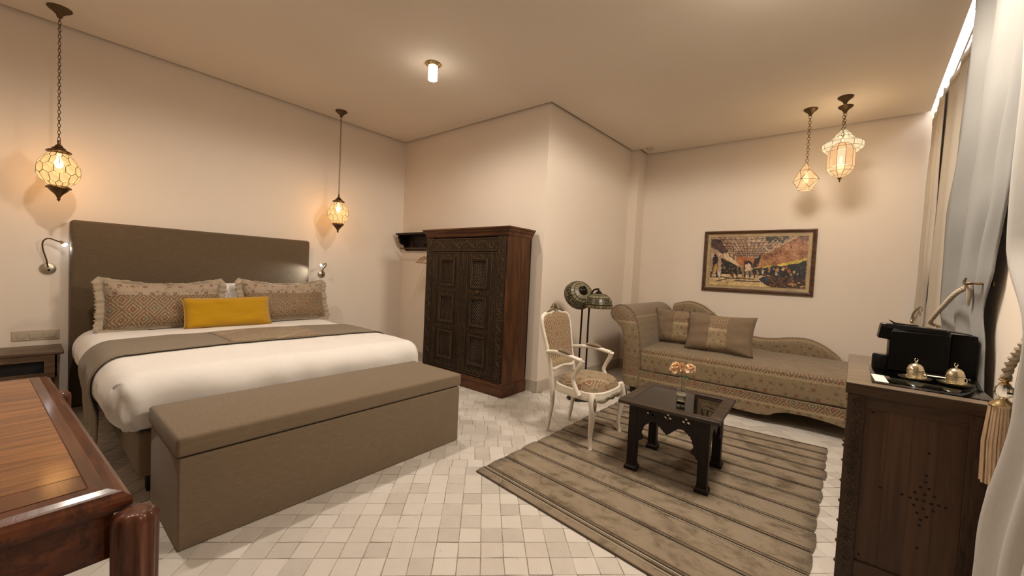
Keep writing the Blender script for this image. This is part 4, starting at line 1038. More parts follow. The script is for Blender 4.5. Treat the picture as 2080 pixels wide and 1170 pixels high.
for k in range(34):
    th = rr.uniform(0, 2 * PI); ph = rr.uniform(-.3, 1.3); cx_ = rr.choice((-.052, -.016, .018, .054)); c = V(cx_ * .78, cx_ * .62, .066 + rr.uniform(-.008, .012))
    d = V(math.cos(th) * math.cos(ph), math.sin(th) * math.cos(ph), math.sin(ph)); q = d.to_track_quat('Z', 'Y').to_matrix().to_4x4(); q.translation = c + d * rr.uniform(.012, .028); s_ = rr.uniform(.018, .026)
    bm = NB(); grid(lambda u, v: V(s_ * u * math.cos(2 * PI * v) * (1 + .12 * math.sin(6 * PI * v)), s_ * u * math.sin(2 * PI * v) * 1.15, s_ * .5 * u * u + .002 * math.sin(8 * PI * v) * u), 3, 12, bm=bm); bmesh.ops.remove_doubles(bm, verts=bm.verts[:], dist=1e-5); place(bm, q); o = link('petal', bm, M['petal'], flo, angle=180)

# ------------------------------------------------------------------ painting (canvas raster kept as mesh colours)
def paint_canvas(W, H):
    rs = np.random.RandomState(4); U, Vv = np.meshgrid((np.arange(W) + .5) / W, (np.arange(H) + .5) / H); A = np.zeros((H, W, 3)); A[:] = (150, 120, 85)
    def nz(s):
        a = rs.rand(H // s + 3, W // s + 3); y = np.linspace(0, a.shape[0] - 2.01, H); x = np.linspace(0, a.shape[1] - 2.01, W); yi = y.astype(int); xi = x.astype(int); fy_ = (y - yi)[:, None]; fx = (x - xi)[None]
        return a[yi][:, xi] * (1 - fy_) * (1 - fx) + a[yi + 1][:, xi] * fy_ * (1 - fx) + a[yi][:, xi + 1] * (1 - fy_) * fx + a[yi + 1][:, xi + 1] * fy_ * fx
    wob = (nz(9) - .5) * .020 + (nz(3) - .5) * .010
    def poly(pts, c, var=18, s=4):
        ins = np.zeros((H, W), bool); u = U + wob; v = Vv + wob * 1.5
        for (x1, y1), (x2, y2) in zip(pts, pts[1:] + pts[:1]):
            c_ = ((y1 > v) != (y2 > v)) & (u < (x2 - x1) * (v - y1) / ((y2 - y1) or 1e-9) + x1); ins ^= c_
        A[ins] = (np.array(c) + ((nz(s * 3) - .5) * 2.2 * var + (nz(4) - .5) * 1.8 * var + (nz(2) - .5) * var)[..., None])[ins]
    def line(p, q, w_, c):
        d = np.array([q[0] - p[0], (q[1] - p[1]) * .6]); L = np.hypot(*d) + 1e-9; x = U - p[0] + wob * .4; y = (Vv - p[1]) * .6; t = np.clip((x * d[0] + y * d[1]) / L ** 2, 0, 1)
        A[np.hypot(x - t * d[0], y - t * d[1]) < w_] = c
    def dab(x, y, r, c, asp=1.0): A[((U - x) / r) ** 2 + ((Vv - y) / (r * 1.65 * asp)) ** 2 < 1 + (nz(3)-.5)] = c
    poly([(0, 0), (1, 0), (.64, .36), (.5, .43), (.2, .40), (0, .2)], (176, 140, 108), 26)
    for k in range(17): line((-.05 + k * .062, -.02), (.30 + k * .017, .40), .0028, (62, 24, 12))
    for k in range(7): y = .05 + .34 * (k / 6) ** .8; line((.10 + .02 * k, y), (.90 - .045 * k, y - .01), .003, (78, 34, 18))
    for k in range(60): x, y = rs.rand() * .75 + .08, rs.rand() * .3; line((x, y), (x + .02, y + .05), .002, [(196, 170, 140), (45, 40, 22), (90, 84, 40)][k % 3])
    for k in range(26): x = .6 + rs.rand() * .22; y = rs.rand() * .10; dab(x, y, .014, (40, 42, 18))
    poly([(.0, .03), (.11, .05), (.20, .30), (.14, .34), (.0, .19)], (50, 26, 18), 16)
    for k in range(7): line((.0, .06 + k * .025), (.18, .19 + k * .022), .002, (120, 80, 56))
    poly([(0, .22), (.08, .28), (.15, .36), (.15, .80), (0, .83)], (182, 146, 116), 20); poly([(.035, .40), (.06, .34), (.095, .42), (.09, .78), (.03, .78)], (32, 18, 12), 10); poly([(.05, .60), (.085, .55), (.09, .77), (.04, .77)], (196, 148, 62), 18)
    for k in range(7): x = .20 + k * .022; line((x, .32 + k * .018), (x + .003, .56), .004, [(214, 178, 120), (70, 22, 14)][k % 2])
    poly([(.30, .40), (.50, .42), (.50, .66), (.30, .64)], (186, 104, 48), 20)
    poly([(.155, .32), (.19, .36), (.365, .60), (.35, .63), (.165, .44)], (226, 190, 146), 12)
    for x, y in ((.20, .40), (.225, .44), (.25, .48), (.28, .52)): dab(x, y, .004, (110, 50, 30))
    poly([(.13, .44), (.35, .62), (.37, .76), (.13, .80)], (30, 20, 16), 14)
    poly([(.375, .66), (.38, .53), (.43, .47), (.475, .53), (.48, .68)], (52, 30, 22), 10); poly([(.395, .70), (.40, .57), (.432, .53), (.46, .58), (.462, .70)], (222, 184, 156), 12)
    poly([(.48, .60), (.50, .46), (.55, .36), (.63, .34), (.82, .12), (.93, 0), (1, 0), (1, .46), (.78, .56), (.52, .64)], (160, 96, 46), 34, 7)
    poly([(.48, .62), (.49, .45), (.55, .36), (.56, .40), (.52, .60)], (44, 30, 30), 10); poly([(.90, 0), (1, 0), (1, .10), (.93, .08)], (110, 58, 30), 20)
    for k in range(10): x = .60 + k * .034; line((x, .34 - k * .037), (x + .022, .29 - k * .037), .006, (206, 160, 96))
    for x, y in ((.845, .21), (.745, .31), (.665, .36)): dab(x, y, .009, (104, 22, 12), 1.3)
    poly([(.45, .64), (.66, .56), (.66, .60), (.46, .66)], (206, 176, 60), 22); poly([(.72, .56), (.84, .48), (1, .42), (1, .46), (.84, .55), (.74, .58)], (212, 184, 58), 24)
    poly([(.46, .66), (.66, .60), (.84, .55), (1, .46), (1, .84), (.50, .80)], (26, 24, 22), 14)
    for k in range(70): x = .48 + rs.rand() * .5; y = .60 + rs.rand() * .2; dab(x, y, .005 + rs.rand() * .009, [(190, 130, 66), (52, 60, 36), (40, 44, 66), (150, 70, 36), (196, 170, 130), (24, 40, 34)][k % 6], 1.6)
    for k in range(30): x = .14 + rs.rand() * .22; y = .55 + rs.rand() * .2; dab(x, y, .004 + rs.rand() * .005, [(120, 96, 60), (60, 50, 30), (160, 120, 84)][k % 3], 1.6)
    poly([(0, .80), (.14, .775), (.5, .77), (1, .83), (1, 1), (0, 1)], (204, 172, 118), 20); poly([(.0, .96), (.3, .93), (.6, .94), (.7, 1), (0, 1)], (216, 182, 112), 18)
    for p, q in (((.02, .84), (.16, .83)), ((.08, .93), (.24, .85)), ((.17, .84), (.34, .86)), ((.32, .84), (.5, .86)), ((.30, .90), (.56, .90))): line(p, q, .0055, (58, 30, 20))
    poly([(.55, .84), (.62, .78), (1, .82), (1, 1), (.68, 1), (.58, .92)], (72, 42, 24), 24)
    for k in range(46): x = .60 + rs.rand() * .4; y = .80 + rs.rand() * .18; dab(x, y, .006 + rs.rand() * .012, [(120, 62, 34), (30, 18, 12), (150, 96, 52), (60, 44, 30), (186, 146, 100)][k % 5], .6)
    dab(.605, .86, .042, (42, 40, 60)); dab(.63, .84, .022, (44, 70, 74)); dab(.585, .93, .014, (200, 170, 130), .5); dab(.88, .92, .03, (178, 120, 74), .6)
    for x, y, c in ((.02, .80, (44, 24, 24)), (.085, .79, (24, 18, 16)), (.115, .78, (206, 196, 196)), (.25, .76, (66, 34, 24)), (.27, .79, (118, 66, 40)), (.31, .78, (36, 22, 16)), (.375, .77, (150, 110, 60)), (.395, .77, (26, 18, 16)), (.45, .77, (48, 46, 74)), (.50, .78, (84, 34, 26)), (.53, .77, (160, 130, 110))):
        line((x, y - .06), (x + .004, y + .045), .0085, c); dab(x, y - .075, .006, (50, 26, 20))
    for k in range(900):      # loose brush marks picked up from the colour under them
        x, y = rs.rand(), rs.rand(); i_, j_ = int(y * (H - 1)), int(x * (W - 1)); c = A[i_, j_] * (.62 + rs.rand() * .75); l_ = .006 + rs.rand() * .022; an = rs.rand() * PI
        j0, j1, i0_, i1_ = max(0, j_ - 14), j_ + 15, max(0, i_ - 14), i_ + 15
        du_, dv_ = U[i0_:i1_, j0:j1] - x, (Vv[i0_:i1_, j0:j1] - y) * .59; a_ = du_ * math.cos(an) + dv_ * math.sin(an); b_ = -du_ * math.sin(an) + dv_ * math.cos(an)
        mk = (abs(a_) < l_ / 2) & (abs(b_) < .0016 + rs.rand() * .002); A[i0_:i1_, j0:j1][mk] = c
    g_ = A.mean(axis=2, keepdims=True); A = g_ + (A - g_) * .82
    A += (rs.rand(H, W, 1) - .5) * 14
    a = np.clip(A / 255, 0, 1) * .98; return np.where(a < .04045, a / 12.92, ((a + .055) / 1.055) ** 2.4)
pic = thing('painting', (-.828, 6.25, 1.715), 'framed market street painting in warm browns hanging above the daybed', 'painting')
PWd, PH = 1.30, .848
def rect_ring(bm, prof):
    """prof: (inset, y) going from outer edge inward"""
    rings = [[bm.verts.new(V(x, y, z)) for x, z in ((-PWd / 2 + g_, -PH / 2 + g_), (PWd / 2 - g_, -PH / 2 + g_), (PWd / 2 - g_, PH / 2 - g_), (-PWd / 2 + g_, PH / 2 - g_))] for g_, y in prof]
    for a, b in zip(rings, rings[1:]):
        for i in range(4): face(bm, (a[i], a[(i + 1) % 4], b[(i + 1) % 4], b[i]))
    recalc(bm); return bm
link('outer_frame', rect_ring(NB(), [(0, .028), (0, -.006), (.004, -.012), (.014, -.014), (.022, -.008), (.032, .002), (.042, .004), (.044, .012), (.044, .028)]), M['frame'], pic, smooth=False)
link('inner_frame', rect_ring(NB(), [(.044, .012), (.046, .004), (.050, .004), (.054, .008), (.080, .010), (.082, .006), (.086, .006), (.087, .016)]), M['frame2'], pic, smooth=False)
cw, chh = PWd - .174, PH - .174; NX, NZ = 400, 234
colr = paint_canvas(NX, NZ)
me = bpy.data.meshes.new('canvas'); xs = np.linspace(-cw / 2, cw / 2, NX + 1); zs = np.linspace(chh / 2, -chh / 2, NZ + 1)
vv_ = [(x, .014, z) for z in zs for x in xs]; ff = [(j * (NX + 1) + i, (j + 1) * (NX + 1) + i, (j + 1) * (NX + 1) + i + 1, j * (NX + 1) + i + 1) for j in range(NZ) for i in range(NX)]
me.from_pydata(vv_, [], ff); ca = me.color_attributes.new('paint', 'FLOAT_COLOR', 'POINT')
c4 = np.ones((NZ + 1, NX + 1, 4)); c4[:NZ, :NX, :3] = colr; c4[NZ, :NX, :3] = colr[-1]; c4[:, NX] = c4[:, NX - 1]; ca.data.foreach_set('color', c4.ravel())
mp = Mat('oil_paint', .4); at = mp.new('ShaderNodeVertexColor'); at.layer_name = 'paint'; mp.L(at.outputs[0], mp.b.inputs['Base Color']); mp.bump(mp.noise(mp.vec(), 60, 3), .2, .003)
me.materials.append(mp.mat); o = bpy.data.objects.new('canvas', me); COL.objects.link(o); o.parent = pic
link('backing_board', bx((-PWd / 2 + .01, .016, -PH / 2 + .01), (PWd / 2 - .01, .028, PH / 2 - .01)), M['table'], pic, smooth=False)

# ------------------------------------------------------------------ hanging lamps
def chain(bm, x, y, z0, z1, lw, lh, wire, round_=False):
    n = max(1, int((z0 - z1) / (lh - 2 * wire))); st_ = (z0 - z1) / n
    for k in range(n):
        c = V(x, y, z0 - st_ * (k + .5)); a = (PI / 2) * (k % 2) + .35; d = V(math.cos(a), math.sin(a), 0)
        tube(bm, [c + d * (lw / 2 * math.cos(t)) + V(0, 0, (st_ / 2 + wire) * math.sin(t)) for t in [2 * PI * i / 12 for i in range(12)]], wire, 5, closed=True)
def panes_obj(root, faces, mat, r_came, th=.0015, shrink=.0028):
    """each pane its own thin plate, the came one joined frame; faces in root space"""
    edges = {}
    for F in faces:
        c = sum(F, V(0, 0, 0)) / len(F); n = V(0, 0, 0)
        for i in range(len(F)): n += (F[i] - c).cross(F[(i + 1) % len(F)] - c)
        n.normalize()
        Fs = [p + (c - p).normalized() * min(shrink, (c - p).length * .4) for p in F]
        bm = NB(); a = [bm.verts.new(p - c) for p in Fs]; b = [bm.verts.new(p - c - n * th) for p in Fs]
        face(bm, a); face(bm, b[::-1])
        for i in range(len(F)): face(bm, (a[i], b[i], b[(i + 1) % len(F)], a[(i + 1) % len(F)]))
        recalc(bm); o = link('pane', bm, mat, root, smooth=False); o.location = c
        for i in range(len(F)):
            p, q = F[i], F[(i + 1) % len(F)]; k = tuple(sorted((tuple(round(v, 4) for v in p), tuple(round(v, 4) for v in q)))); edges[k] = (p, q)
    bm = NB()
    for p, q in edges.values():
        if (p - q).length > 1e-4: tube(bm, [p, q], r_came, 5)
    link('pane_frame', bm, M['came'], root, smooth=False)
def canopy(root, z, r=.072):
    bm = NB(); lathe(bm, [(r, z), (r * 1.02, z - .006), (r * .9, z - .016), (r * .55, z - .034), (r * .28, z - .055), (r * .2, z - .075), (0, z - .078)][::-1], 28); recalc(bm); link('ceiling_rose', bm, M['canopy'], root)
def hex_lamp(x, y, label, pw):
    zt = 2.215; t = thing('pendant_lamp', (x, y, zt - .14), label, 'pendant lamp'); Z = zt - .14
    canopy(t, ZC - Z)
    bm = NB(); chain(bm, 0, 0, ZC - .075 - Z, 2.315 - Z, .017, .032, .0024); link('chain', bm, M['bronze'], t)
    bm = NB(); lathe(bm, [(.010, .245), (.010, .21), (.022, .20), (.024, .19), (.040, .178), (.044, .168), (.060, .160), (.072, .154), (.074, .144), (.060, .140), (.058, .128), (0, .126)][::-1], 28); recalc(bm); link('top_cap', bm, M['bronze'], t)
    H = [(.058, .135), (.092, .092), (.118, .045), (.131, .0), (.122, -.045), (.098, -.090), (.058, -.130)]
    def surf(a, v):        # v 0..4 rows
        s = v / 4 * 6; i = min(5, int(s)); f_ = s - i; r = H[i][0] + (H[i + 1][0] - H[i][0]) * f_; z = H[i][1] + (H[i + 1][1] - H[i][1]) * f_
        return V(r * math.cos(a), r * math.sin(a), z)
    n = 12; F = []
    for row in range(5):
        for k in range(n):
            ac = 2 * PI * (k + (.5 if row % 2 else 0)) / n; w_ = 2 * PI / n / 2; P = []
            for da, dv in ((0, -2 / 3), (w_, -1 / 3), (w_, 1 / 3), (0, 2 / 3), (-w_, 1 / 3), (-w_, -1 / 3)):
                v = max(0, min(4, row + dv)); p = surf(ac + da, v)
                if not P or (P[-1] - p).length > 1e-3: P.append(p)
            F.append(P)
    panes_obj(t, F, M['pane'], .0023)
    bm = NB(); lathe(bm, [(0, -.128), (.058, -.128), (.062, -.136), (.074, -.140), (.074, -.150), (.060, -.156), (.050, -.172), (.032, -.190), (.020, -.205), (.012, -.222), (.008, -.232), (.012, -.238), (.006, -.248), (0, -.258)][::-1], 28); recalc(bm); link('bottom_cap', bm, M['bronze'], t)
    bm = NB(); lathe(bm, [(0, .012), (.016, .022), (.027, .045), (.024, .068), (.013, .088), (.012, .126)], 16); link('bulb', bm, M['bulb'], t)
    light('pendant_light', (0, 0, .0), pw, WARM, .09, t)
hex_lamp(-5.02, .205, 'hanging lamp of honeycomb shell panes on a long chain left of the headboard', PEND_W * 4.2)
hex_lamp(-5.04, 2.60, 'hanging lamp of honeycomb shell panes on a long chain right of the headboard', PEND_W * 4.2)
def ring_faces(prof, n, a0=0):
    F = []
    R = [[V(r * math.cos(a0 + 2 * PI * i / n), r * math.sin(a0 + 2 * PI * i / n), z) for i in range(n)] for r, z in prof]
    for A_, B_ in zip(R, R[1:]):
        for i in range(n):
            P = [A_[i], A_[(i + 1) % n], B_[(i + 1) % n], B_[i]]; Q = []
            for p in P:
                if not Q or (Q[-1] - p).length > 1e-3: Q.append(p)
            if (Q[0] - Q[-1]).length < 1e-3: Q.pop()
            F.append(Q)
    return F
t = thing('pendant_lamp', (-.30, 5.52, 2.60), 'hanging faceted teardrop lamp of peach glass triangles, leftmost over the daybed', 'pendant lamp')
canopy(t, ZC - 2.60, .066); bm = NB(); chain(bm, 0, 0, ZC - .072 - 2.60, .20, .030, .034, .0024); link('chain', bm, M['bronze'], t)
ap_ = V(0, 0, .195); r1 = [V(.062 * math.cos(PI / 2 * k + .5), .062 * math.sin(PI / 2 * k + .5), .105) for k in range(4)]; r2 = [V(.125 * math.cos(PI / 2 * k + .5 + PI / 4), .125 * math.sin(PI / 2 * k + .5 + PI / 4), -.005) for k in range(4)]; r3 = [V(.078 * math.cos(PI / 2 * k + .5), .078 * math.sin(PI / 2 * k + .5), -.092) for k in range(4)]; r4 = [V(p.x * .9, p.y * .9, -.115) for p in r3]
F = [[ap_, r1[k], r1[(k + 1) % 4]] for k in range(4)] + [[r1[k], r2[k], r1[(k + 1) % 4]] for k in range(4)] + [[r1[k], r2[(k - 1) % 4], r2[k]] for k in range(4)] + [[r2[k], r3[(k + 1) % 4], r3[k]][::1] for k in range(4)] + [[r2[(k - 1) % 4], r3[k], r2[k]] for k in range(4)]
F += [[r3[k], r3[(k + 1) % 4], r4[(k + 1) % 4], r4[k]] for k in range(4)] + [r4]
panes_obj(t, F, M['pane_peach'], .0023)
bm = NB(); lathe(bm, [(0, -.045), (.022, -.028), (.028, 0), (.02, .03), (.011, .045), (.011, .09), (0, .095)], 14); link('bulb', bm, M['bulb'], t)
light('pendant_light', (0, 0, -.02), PEND_W * 10, WARM2, .09, t)
t = thing('pendant_lamp', (-.006, 5.348, 2.74), 'hanging capsule lamp of long peach glass panes, in front of the tiered white lamp', 'pendant lamp')
canopy(t, ZC - 2.74, .066); bm = NB(); chain(bm, 0, 0, ZC - .072 - 2.74, .185, .030, .034, .0024); link('chain', bm, M['bronze'], t)
panes_obj(t, ring_faces([(.012, .178), (.060, .160), (.098, .122), (.112, .085), (.112, -.085), (.098, -.122), (.060, -.165), (.016, -.188)], 10), M['pane_peach'], .0023)
bm = NB(); lathe(bm, [(.018, -.186), (.020, -.194), (.008, -.204), (.006, -.225), (0, -.238)][::-1], 14); recalc(bm); link('finial', bm, M['bronze'], t)
bm = NB(); lathe(bm, [(0, -.125), (.022, -.108), (.028, -.08), (.02, -.05), (.011, -.035), (.011, .03), (0, .035)], 14); link('bulb', bm, M['bulb'], t)
light('pendant_light', (0, 0, -.06), PEND_W * 10, WARM2, .09, t)
t = thing('pendant_lamp', (0, 5.622, 2.95), 'hanging tiered lamp of small pale glass panes, behind the capsule lamp', 'pendant lamp')
canopy(t, ZC - 2.95, .066); bm = NB(); chain(bm, 0, 0, ZC - .072 - 2.95, .19, .030, .034, .0024); link('chain', bm, M['bronze'], t)
panes_obj(t, ring_faces([(.012, .185), (.055, .140), (.092, .098), (.092, .075), (.165, .040), (.178, .030), (.178, -.025), (.150, -.055), (.10, -.075), (.085, -.14), (.045, -.20), (.012, -.22)], 12), M['pane_pale'], .0023)
bm = NB(); lathe(bm, [(0, -.06), (.022, -.04), (.028, -.01), (.02, .02), (.011, .035), (.011, .09), (0, .095)], 14); link('bulb', bm, M['bulb'], t)
light('pendant_light', (0, 0, -.02), PEND_W * 10, WARM2, .09, t)

# ------------------------------------------------------------------ ceiling lamps and detector
def ceiling_lamp(x, y, pw, label, soft=.05, group=None, cone=176, blend=.72):
    t = thing('ceiling_lamp', (x, y, ZC), label, 'ceiling lamp', group=group)
    bm = NB(); lathe(bm, [(.072, 0), (.074, -.008), (.062, -.018), (.056, -.024), (.050, -.026), (.030, -.026)][::-1], 32); recalc(bm); link('brass_collar', bm, M['brass'], t)
    bm = NB(); lathe(bm, [(.044, -.026), (.044, -.150), (.0, -.150)][::-1], 32); recalc(bm); link('lit_diffuser', bm, M['spotglow'], t)
    bm = NB(); tube(bm, [V(.0465 * math.cos(2 * PI * i / 32), .0465 * math.sin(2 * PI * i / 32), -.148) for i in range(32)], .0032, 5, closed=True)
    for r_ in range(5):
        for i in range(14):
            a = 2 * PI * (i + .5 * (r_ % 2)) / 14; z = -.040 - r_ * .022; P = []
            for k in range(8): b = 2 * PI * k / 8; aa = a + .15 * math.cos(b); P.append(V(.0462 * math.cos(aa), .0462 * math.sin(aa), z + .010 * math.sin(b)))
            tube(bm, P, .0013, 4, closed=True)
    link('pierced_sleeve', bm, M['brass'], t)
    light('ceiling_light', (0, 0, -.165), pw, NEUTRAL, soft, t, 'SPOT', spot_size=math.radians(cone), spot_blend=blend)
    light('ceiling_glow', (0, 0, -.17), pw * .03, NEUTRAL, .05, t)
ceiling_lamp(-3.116, 2.502, SPOT_W * .74, 'small brass ceiling lamp with glowing pierced cylinder above the bed foot')
ceiling_lamp(-3.15, .35, SPOT_W * 1.08, 'small brass ceiling lamp with pierced cylinder, outside the photo above the bed')
ceiling_lamp(-.32, 2.80, SPOT_W * 2.45, 'small brass ceiling lamp with pierced cylinder, outside the photo above the rug', .32, cone=178, blend=.12)
t = thing('smoke_detector', (-2.25, 5.95, ZC), 'small round cream smoke detector on the ceiling by the far pilaster', 'detector')
bm = NB(); lathe(bm, [(.055, 0), (.055, -.018), (.045, -.032), (0, -.036)][::-1], 28); recalc(bm); link('detector_body', bm, M['plate'], t)

# ------------------------------------------------------------------ sideboard and what stands on it
SX, SY = .09, 2.49
sb = thing('sideboard', (SX, SY, 0), 'dark wooden sideboard with pierced end panel along the curtained window', 'sideboard', rz=-.035)
sw, sl, shh = .455, 1.10, .958
link('top_board', rbox((sw + .02, sl + .01, .048), .005, 2, .3, c=(sw / 2, sl / 2 - .002, shh - .028)), M['cab_x'], sb); link('top_pale_layer', rbox((sw + .018, sl + .008, .005), .002, 1, .5, c=(sw / 2, sl / 2 - .002, shh - .0025)), M['cab_top'], sb)  # thin paler layer added, slab top lighter than its edges
for x0, x1 in ((0, .066), (sw - .066, sw)):
    for y0, y1 in ((0, .06), (sl - .06, sl)): link('corner_post', bx((x0, y0, 0), (x1, y1, .906)), M['cab'], sb, bevel=.003)
link('end_rail', bx((.066, .004, .852), (sw - .066, .04, .906)), M['cab_x'], sb, smooth=False); link('end_rail', bx((.066, .004, .0), (sw - .066, .04, .118)), M['cab_x'], sb, smooth=False)
hp = [(.37, .601), (.37, .572), (.356, .544), (.382, .546), (.34, .515), (.37, .516), (.4, .518), (.3, .49), (.327, .485), (.348, .486), (.369, .487), (.392, .483), (.414, .486), (.435, .484), (.34, .457), (.369, .453), (.399, .455), (.352, .427), (.381, .421), (.364, .4), (.362, .374), (.373, .701), (.228, .493), (.183, .833), (.361, .272), (.173, .148)]
npl = 4; pw_ = (sw - .132) / npl
pan = link('end_panel', bx((.066, .014, .116), (sw - .066, .028, .854)), M['cab_panel'], sb, smooth=False)
bm = NB()
for k in range(1, npl): box(bm, (.066 + pw_ * k - .0006, .0132, .118), (.066 + pw_ * k + .0006, .0142, .852))
link('board_joint', bm, M['cab'], pan, smooth=False)
bm = NB()
for x, z in hp:
    x -= SX
    for y, s in ((.0134, 1),):
        bm = NB(); vs = [bm.verts.new(V(x + .0062 * math.cos(2 * PI * k / 8), y, z + .0055 * math.sin(2 * PI * k / 8))) for k in range(8)]; v2 = [bm.verts.new(v.co + V(0, .003, 0)) for v in vs]; face(bm, vs); 
        for k in range(8): face(bm, (vs[k], vs[(k + 1) % 8], v2[(k + 1) % 8], v2[k]))
        recalc(bm); link('hole_shade_disc', bm, M['inner_shade'], pan, smooth=False)  # black disc on the panel, painted shade of a hole
bm = NB(); carve_line(bm, (.033, .05), (.033, .88), .045, -.001); link('post_carving', bm, M['cab_x'], sb)
for k in range(9):
    bm = NB(); lathe(bm, [(.009, 0), (.007, .004), (0, .007)], 10, M=Matrix.Translation((0, .03, .07 + k * .1)) @ Matrix.Rotation(-PI / 2, 4, 'Y')); link('stud', bm, M['bronze'], sb)
# long front (towards the room): drawers and doors
link('front_rail', bx((.006, .06, .86), (.03, sl - .06, .906)), M['cab_x'], sb, smooth=False); link('front_rail', bx((.006, .06, 0), (.03, sl - .06, .10)), M['cab_x'], sb, smooth=False)
for k in range(2):
    y0 = .06 + k * (sl - .12) / 2 + .004; y1 = .06 + (k + 1) * (sl - .12) / 2 - .004
    d_ = link('cabinet_door', bx((.010, y0, .104), (.028, y1, .856)), M['cab'], sb, bevel=.002); bm = NB(); lathe(bm, [(.012, 0), (.014, .008), (0, .02)], 12, M=Matrix.Translation((.010, (y1 - .04) if k == 0 else (y0 + .04), .5)) @ Matrix.Rotation(-PI / 2, 4, 'Y')); link('knob', bm, M['bronze'], d_)
link('back_panel', bx((sw - .02, .06, .02), (sw - .008, sl - .06, .90)), M['cab'], sb, smooth=False); link('far_end_panel', bx((.066, sl - .03, .02), (sw - .066, sl - .015, .90)), M['cab'], sb, smooth=False)
zt = shh
gs = tag(link('glass_sheet', rbox((.385, .76, .005), .002, 1, .5, c=(.275, .455, zt + .0027)), M['sheet']), 'clear glass sheet lying on top of the sideboard', 'glass sheet'); gs.location = (SX, SY, 0); gs.rotation_euler = (0, 0, -.035)
zg = zt + .0055
cm_ = thing('coffee_machine', (.36, 3.11, zg), 'black capsule coffee machine seen from the side on the sideboard', 'coffee machine')
bm = NB(); prism(bm, [(-.092, 0), (.140, 0), (.142, .205), (.13, .222), (-.09, .222), (-.092, .20)], -.058, .058, 'y'); recalc(bm); link('body', bm, M['black'], cm_, bevel=.008)
bm = NB(); prism(bm, [(-.140, .172), (-.082, .165), (-.08, .252), (-.125, .252), (-.130, .248)], -.050, .050, 'y'); recalc(bm); link('brew_head', bm, M['black'], cm_, bevel=.008)
bm = NB(); prism(bm, [(-.13, .232), (.135, .218), (.140, .232), (.12, .244), (-.10, .256), (-.125, .254)], -.056, .056, 'y'); recalc(bm); link('top_cover', bm, M['blackgloss'], cm_, bevel=.004)
bm = NB(); prism(bm, [(-.098, .272), (-.092, .275), (-.07, .262), (.02, .257), (.02, .252), (-.075, .255)], -.035, .035, 'y'); recalc(bm); link('lever', bm, M['blackgloss'], cm_, smooth=False)
bm = NB(); lathe(bm, [(.048, 0), (.048, .068), (.044, .074), (0, .074)], 28, (-.108, 0, 0)); link('cup_stand', bm, M['black'], cm_)
bm = NB(); lathe(bm, [(.040, .0745), (.040, .077), (0, .077)], 24, (-.108, 0, 0)); link('drip_grid', bm, M['blackgloss'], cm_)
bm = NB(); prism(bm, [(.13, .243), (.215, .232), (.215, .228), (.13, .236)], -.05, .05, 'y'); recalc(bm); link('tank_lid', bm, M['blackgloss'], cm_, smooth=False)
t = thing('capsule_box', (.556, 3.13, zg), 'upright matt black box beside the coffee machine, near the curtain', 'box', rz=-.02); link('box_body', rbox((.092, .07, .212), .003, 1, .3, c=(0, 0, .106)), M['black'], t); link('box_lid', rbox((.093, .071, .02), .003, 1, .3, c=(0, 0, .212)), M['black'], t)
t = thing('power_cable', (.60, 3.08, zt), 'thin black cable running off the sideboard behind the black box', 'cable'); bm = NB(); tube(bm, spline([(-.03, .12, .012), (.0, .06, .006), (.005, .0, .006), (-.015, -.10, .006), (-.035, -.22, .005), (-.045, -.30, .005)], 6), .0035, 8); link('cable_run', bm, M['black'], t)
t = thing('tray', (.45, 2.945, zg), 'flat black serving tray behind the two silver cups', 'tray'); 
bm = NB(); mould(bm, [(.008, 0), (0, .004), (0, .018), (.006, .018), (.010, .008)], -.10, .10, -.062, .062); link('tray_body', bm, M['blackgloss'], t, smooth=False)
t = thing('card', (.452, 2.93, zg + .0088), 'white folded card lying on the black tray between the cups', 'card'); link('card_sheet', bx((-.065, -.042, 0), (.055, .040, .003)), M['paper'], t, smooth=False)
t = thing('card', (.212, 2.70, zg), 'small white square card at the left edge of the glass sheet', 'card', rz=.02); link('card_sheet', bx((-.024, -.10, 0), (.024, .10, .0015)), M['paper'], t, smooth=False)
def cup(x, y, label, rz_):
    s = thing('saucer', (x, y, zg), label.replace('CUP', 'saucer'), 'saucer'); bm = NB(); lathe(bm, [(.020, 0), (.030, .002), (.056, .010), (.062, .017), (.058, .016), (.050, .009), (.030, .005), (0, .004)], 36, flute=.03, flutes=12); link('saucer_dish', bm, M['silver'], s)
    c = thing('cup', (x, y, zg + .0045), label.replace('CUP', 'lidded cup'), 'cup', rz=rz_); R = [(.016, 0), (.026, .004), (.031, .012), (.030, .018), (.0315, .020), (.030, .030), (.0315, .038), (.031, .043), (.032, .045), (.028, .046)]
    bm = NB(); lathe(bm, R, 32); link('cup_body', bm, M['silver'], c)
    bm = NB(); lathe(bm, [(.032, .0462), (.0325, .050), (.030, .056), (.026, .068), (.018, .077), (.008, .081), (.004, .083), (.0045, .088), (.003, .090), (0, .0905)], 32); ld = link('lid', bm, M['silver'], c)
    bm = NB()
    for z in (.010, .020, .038):
        for k in range(20): a = 2 * PI * k / 20; lathe(bm, [(.0022, 0), (.0015, .0015), (0, .002)], 5, M=Matrix.Translation((.0305 * math.cos(a), .0305 * math.sin(a), z)) @ V(math.cos(a), math.sin(a), 0).to_track_quat('Z', 'Y').to_matrix().to_4x4())
    link('beading', bm, M['silver'], c)
    bm = NB(); tube(bm, [V(.0075 * math.cos(a), 0, .098 + .0075 * math.sin(a)) for a in [PI * .62 + PI * 1.76 * k / 12 for k in range(13)]], [.0006, .0022, .0006], 6); link('crescent_finial', bm, M['silver'], ld)
    bm = NB(); tube(bm, [V(.031 + .012 * math.cos(a) + .006, 0, .024 + .013 * math.sin(a)) for a in [2 * PI * k / 16 for k in range(16)]], .0024, 6, closed=True); link('handle', bm, M['silver'], c)
